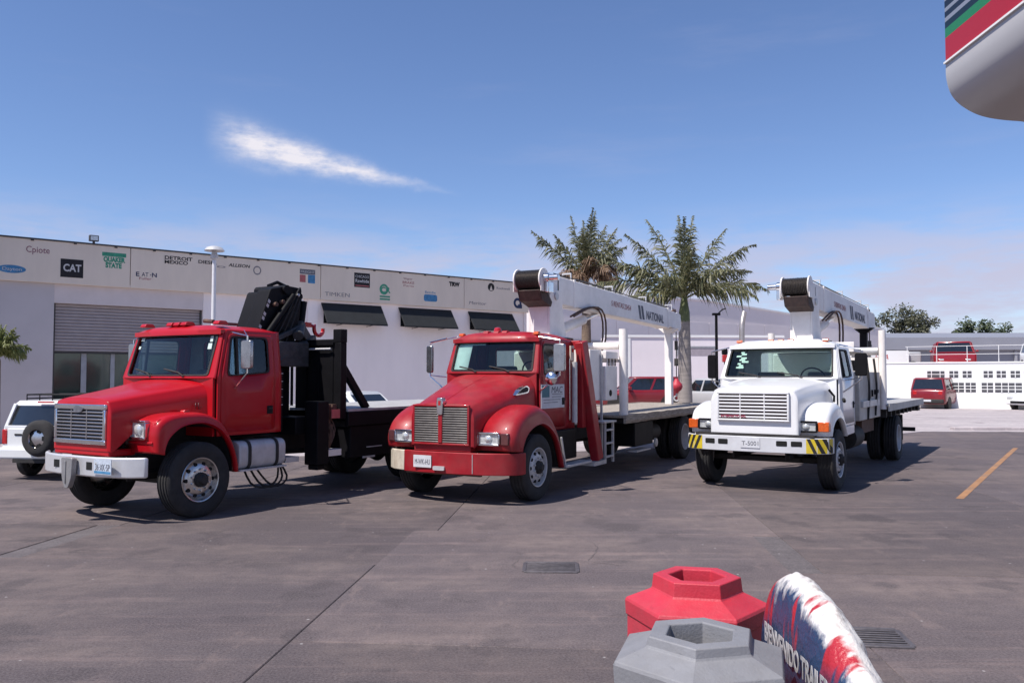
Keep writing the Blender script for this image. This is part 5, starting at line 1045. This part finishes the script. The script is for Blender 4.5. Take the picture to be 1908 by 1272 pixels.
tg=MB().box(.0,.025,-.72,.72,.62,1.04).build('tailgate',pwh,S,bevel=.02); box('tailgate_handle',black,tg,(.026,.04,-.55,-.38,.90,.935),.008); box('high_brake_light',redlens,S,(-.16,-.11,-.15,.2,1.56,1.59))
for s in (-1,1): box('tail_light',redlens,S,(-.04,.02,s*.80-.06,s*.80+.06,.72,1.02),.02); 
MB().box(-.15,.12,-.9,.9,.42,.66).build('bumper',pwh,S,bevel=.05); MB().box(.0,.13,-.5,.5,.36,.44).build('bumper_insert',chassis,S); box('number_plate',chassis,S,(.121,.125,-.05,.3,.52,.62))
sp=MB().lathe([(.18,-.11),(.28,-.12),(.34,-.09),(.365,-.05),(.365,.05),(.34,.09),(.28,.12),(.18,.11)],(.17,.15,.86),'x',36).build('spare_wheel',rubber,S,smooth=45); MB().lathe([(.235,.11),(.225,.09),(.19,.06),(.08,.1),(.001,.1)],(.17,.15,.86),'x',32).build('rim',alu,sp,smooth=30)
for k in range(5): a=k*1.2566; MB().cyl((.252,.15+.145*math.cos(a),.86+.145*math.sin(a)),(.258,.15+.145*math.cos(a),.86+.145*math.sin(a)),.05,n=12).build('rim_gap',holem,sp,smooth=0)
for s in (-1,1):
    carwheel(S,-.72,s*.78,s,.34,.22); carwheel(S,-3.1,s*.78,s,.34,.22)
rk=MB()
for s in (-1,1): rk.tube([(-.35,s*.6,1.72),(-2.0,s*.6,1.72)],.018,6); rk.tube([(-.3,s*.55,1.64),(-2.0,s*.55,1.64)],.015,6)
for x in (-.35,-.8,-1.3,-1.9): rk.tube([(x,-.6,1.72),(x,.6,1.72)],.014,6)
for x in (-.35,-1.1,-1.9):
    for y in (-.6,-.3,0,.3,.6): rk.tube([(x,y,1.60),(x,y,1.72)],.012,5)
rk.build('roof_rack',black,S)

# ------------------------------------------------------------------ filling-station canopy corner
def canopy_mat():
    m=bpy.data.materials.new('striped canopy fascia'); m.use_nodes=True; N=m.node_tree.nodes; L=m.node_tree.links; b=N['Principled BSDF']; b.inputs['Roughness'].default_value=.35
    tc=N.new('ShaderNodeTexCoord'); sp=N.new('ShaderNodeSeparateXYZ'); L.new(tc.outputs['Object'],sp.inputs[0]); mr=N.new('ShaderNodeMapRange'); mr.inputs[1].default_value=5.0; mr.inputs[2].default_value=6.0; L.new(sp.outputs[2],mr.inputs[0])
    r=N.new('ShaderNodeValToRGB'); r.color_ramp.interpolation='CONSTANT'; e=r.color_ramp.elements; e[0].position=0; e[0].color=(.42,.012,.02,1); e[1].position=.25; e[1].color=(.02,.20,.07,1)
    for p,c in ((.34,(.008,.02,.03)),(.41,(.25,.27,.32)),(.45,(.01,.015,.03)),(.51,(.25,.27,.32)),(.55,(.01,.015,.03)),(.62,(.25,.27,.32)),(.66,(.01,.015,.03))):
        q=e.new(p); q.color=c+(1,)
    L.new(mr.outputs[0],r.inputs[0]); L.new(r.outputs[0],b.inputs['Base Color']); return m
CN=empty('station_canopy',(4.31,8.2,0),R(-2.0),'white rounded canopy with red green and navy stripes, in the upper right corner','canopy')
Y1=-12.0
MB().box(0,.05,Y1,0,5.0,6.0).build('fascia',canopy_mat(),CN,smooth=0)
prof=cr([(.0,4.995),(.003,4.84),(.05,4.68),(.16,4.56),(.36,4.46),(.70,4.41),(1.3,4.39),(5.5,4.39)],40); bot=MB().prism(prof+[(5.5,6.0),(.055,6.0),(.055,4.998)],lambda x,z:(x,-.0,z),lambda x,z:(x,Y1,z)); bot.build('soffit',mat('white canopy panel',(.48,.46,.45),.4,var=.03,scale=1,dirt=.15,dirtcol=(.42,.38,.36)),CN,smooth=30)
MB().bar((-.012,Y1,4.998),(-.012,.0,4.998),.02,.02).build('trim',pale,CN)
MB().cyl((3.6,-4,0),(3.6,-4,4.39),.2,n=20).build('column',pale,CN)

# ------------------------------------------------------------------ litter bins
def bin_(loc,rot,m,label,rh,sd,H=1.05):
    t=empty('litter_bin',loc,rot,label,'bin','hexagonal bins in the foreground'); hexa=lambda r,z:[(r*math.cos(k*math.pi/3),r*math.sin(k*math.pi/3),z) for k in range(6)]
    prof=[(.285,0),(.296,.04),(.296,H-rh-sd-.075),(.303,H-rh-sd-.070),(.306,H-rh-sd-.012),(.300,H-rh-sd),(.196,H-rh-.006),(.190,H-rh+.002),(.184,H-.004),(.181,H),(.124,H),(.120,H-.004),(.113,H-.10)]
    MB().grid([hexa(r,z) for r,z in prof],True).build('bin_lid',m,t,smooth=0,bevel=.005)
    MB().grid([hexa(.285,.02),hexa(.285,H-.25)],True,True).build('bin_body',m,t,smooth=0); MB().grid([hexa(.1119,H-.101),hexa(.1,H-.45)],True,True).build('liner',holem,t,smooth=0)
    return t
bin_((.79,3.62,0),R(-12),plasticred,'red plastic bin with hexagonal mouth, behind the grey one',.058,.05)
bin_((.625,2.82,0),R(13),plasticgrey,'grey plastic bin with hexagonal mouth, nearest to the camera',.03,.042)
# ------------------------------------------------------------------ wrapped advertising pad
def pad_mat():
    m=bpy.data.materials.new('printed torn plastic wrap'); m.use_nodes=True; N=m.node_tree.nodes; L=m.node_tree.links; b=N['Principled BSDF']; b.inputs['Roughness'].default_value=.33
    tc=N.new('ShaderNodeTexCoord'); sp=N.new('ShaderNodeSeparateXYZ'); L.new(tc.outputs['Object'],sp.inputs[0])
    def noise(s,d,st=(1,1,1)):
        mp=N.new('ShaderNodeMapping'); mp.inputs['Scale'].default_value=st; L.new(tc.outputs['Object'],mp.inputs[0]); n=N.new('ShaderNodeTexNoise'); n.inputs['Scale'].default_value=s; n.inputs['Detail'].default_value=d; n.inputs['Roughness'].default_value=.65; L.new(mp.outputs[0],n.inputs['Vector']); return n.outputs['Fac']
    def M(op,a,b_,c=None):
        n=N.new('ShaderNodeMath'); n.operation=op
        for i,v in enumerate((a,b_,c)):
            if v is None: continue
            if isinstance(v,(int,float)): n.inputs[i].default_value=v
            else: L.new(v,n.inputs[i])
        return n.outputs[0]
    def step(v,a,b_):
        n=N.new('ShaderNodeMapRange'); L.new(v,n.inputs[0]); n.inputs[1].default_value=a; n.inputs[2].default_value=b_; return n.outputs[0]
    def mix(f,a,c):
        n=N.new('ShaderNodeMix'); n.data_type='RGBA'; L.new(f,n.inputs[0])
        for i,v in ((6,a),(7,c)):
            if isinstance(v,tuple): n.inputs[i].default_value=v+(1,)
            else: L.new(v,n.inputs[i])
        return n.outputs[2]
    x,y,z=sp.outputs
    e=M('ADD',x,M('MULTIPLY',M('SUBTRACT',noise(7,6,(1,1,.35)),.5),.16))
    c=mix(step(M('ADD',e,M('MULTIPLY',M('SUBTRACT',z,1.0),.05)),.03,.05),(.022,.050,.11),(.70,.66,.62))
    redm=M('MULTIPLY',step(noise(5,3,(.6,1.6,.35)),.53,.57),M('MULTIPLY',step(e,.10,.07),step(z,.92,1.0)))
    c=mix(redm,c,(.40,.02,.03)); r2=M('MULTIPLY',step(noise(4,4,(1,1,1)),.66,.69),step(e,.20,.24)); c=mix(r2,c,(.42,.05,.05))
    low=M('MULTIPLY',step(z,.90,.82),step(e,.05,.03)); c=mix(low,c,(.012,.018,.035))
    scr=M('MULTIPLY',step(noise(22,8,(1,.5,1)),.52,.64),step(e,.05,.10)); c=mix(scr,c,(.36,.31,.28))
    L.new(c,b.inputs['Base Color']); bp=N.new('ShaderNodeBump'); bp.inputs['Strength'].default_value=.6; bp.inputs['Distance'].default_value=.03; L.new(noise(13,6),bp.inputs['Height']); L.new(bp.outputs[0],b.inputs['Normal']); return m
PD=empty('wrapped_panel',(.975,0,0),0,'rounded pad wrapped in torn red white and blue printed plastic, right of the bins','advert pad')
rows=[]; rr=random.Random(2)
prof=cr([(3.375,.90,.70),(3.36,1.02,.84),(3.30,1.11,.95),(3.20,1.155,1.),(3.08,1.165,1.),(2.95,1.15,1.),(2.8,1.12,1.),(2.65,1.05,1.),(2.5,.97,1.),(2.35,.86,1.),(2.2,.70,.95),(2.1,.5,.8)],64)
for y,h,k in prof:
    w=.175*k; off=(1-k)*.06
    sec=cr([(off,0),(off-.004,h*.5),(off,h-.22),(off+.010,h-.11),(off+.035*k,h-.035),(off+.085*k,h),(off+.12*k,h-.014),(off+.155*k,h-.06),(off+w*1.02,h-.17),(off+w*1.08,h-.4),(off+w*1.08,0)],44)
    rows.append([(a+ .004*math.sin(y*31+b*23)*(1 if a>.05 else .3),y,b+ (.005*math.sin(y*41+a*50)+.004*math.sin(y*83-a*31) if a>.08 else 0)) for a,b in sec])
MB().grid(rows,False).build('pad',pad_mat(),PD,smooth=60)
gry_pad=mat('worn white print',(.38,.37,.37),.7,var=.35,scale=30)
lt=text('BIENVENIDO TRAILERO',.10,gry_pad,PD,(-.012,3.235,.90),(R(90),0,R(-90)),sx=.66,ext=.001,name='lettering',bold=.002)
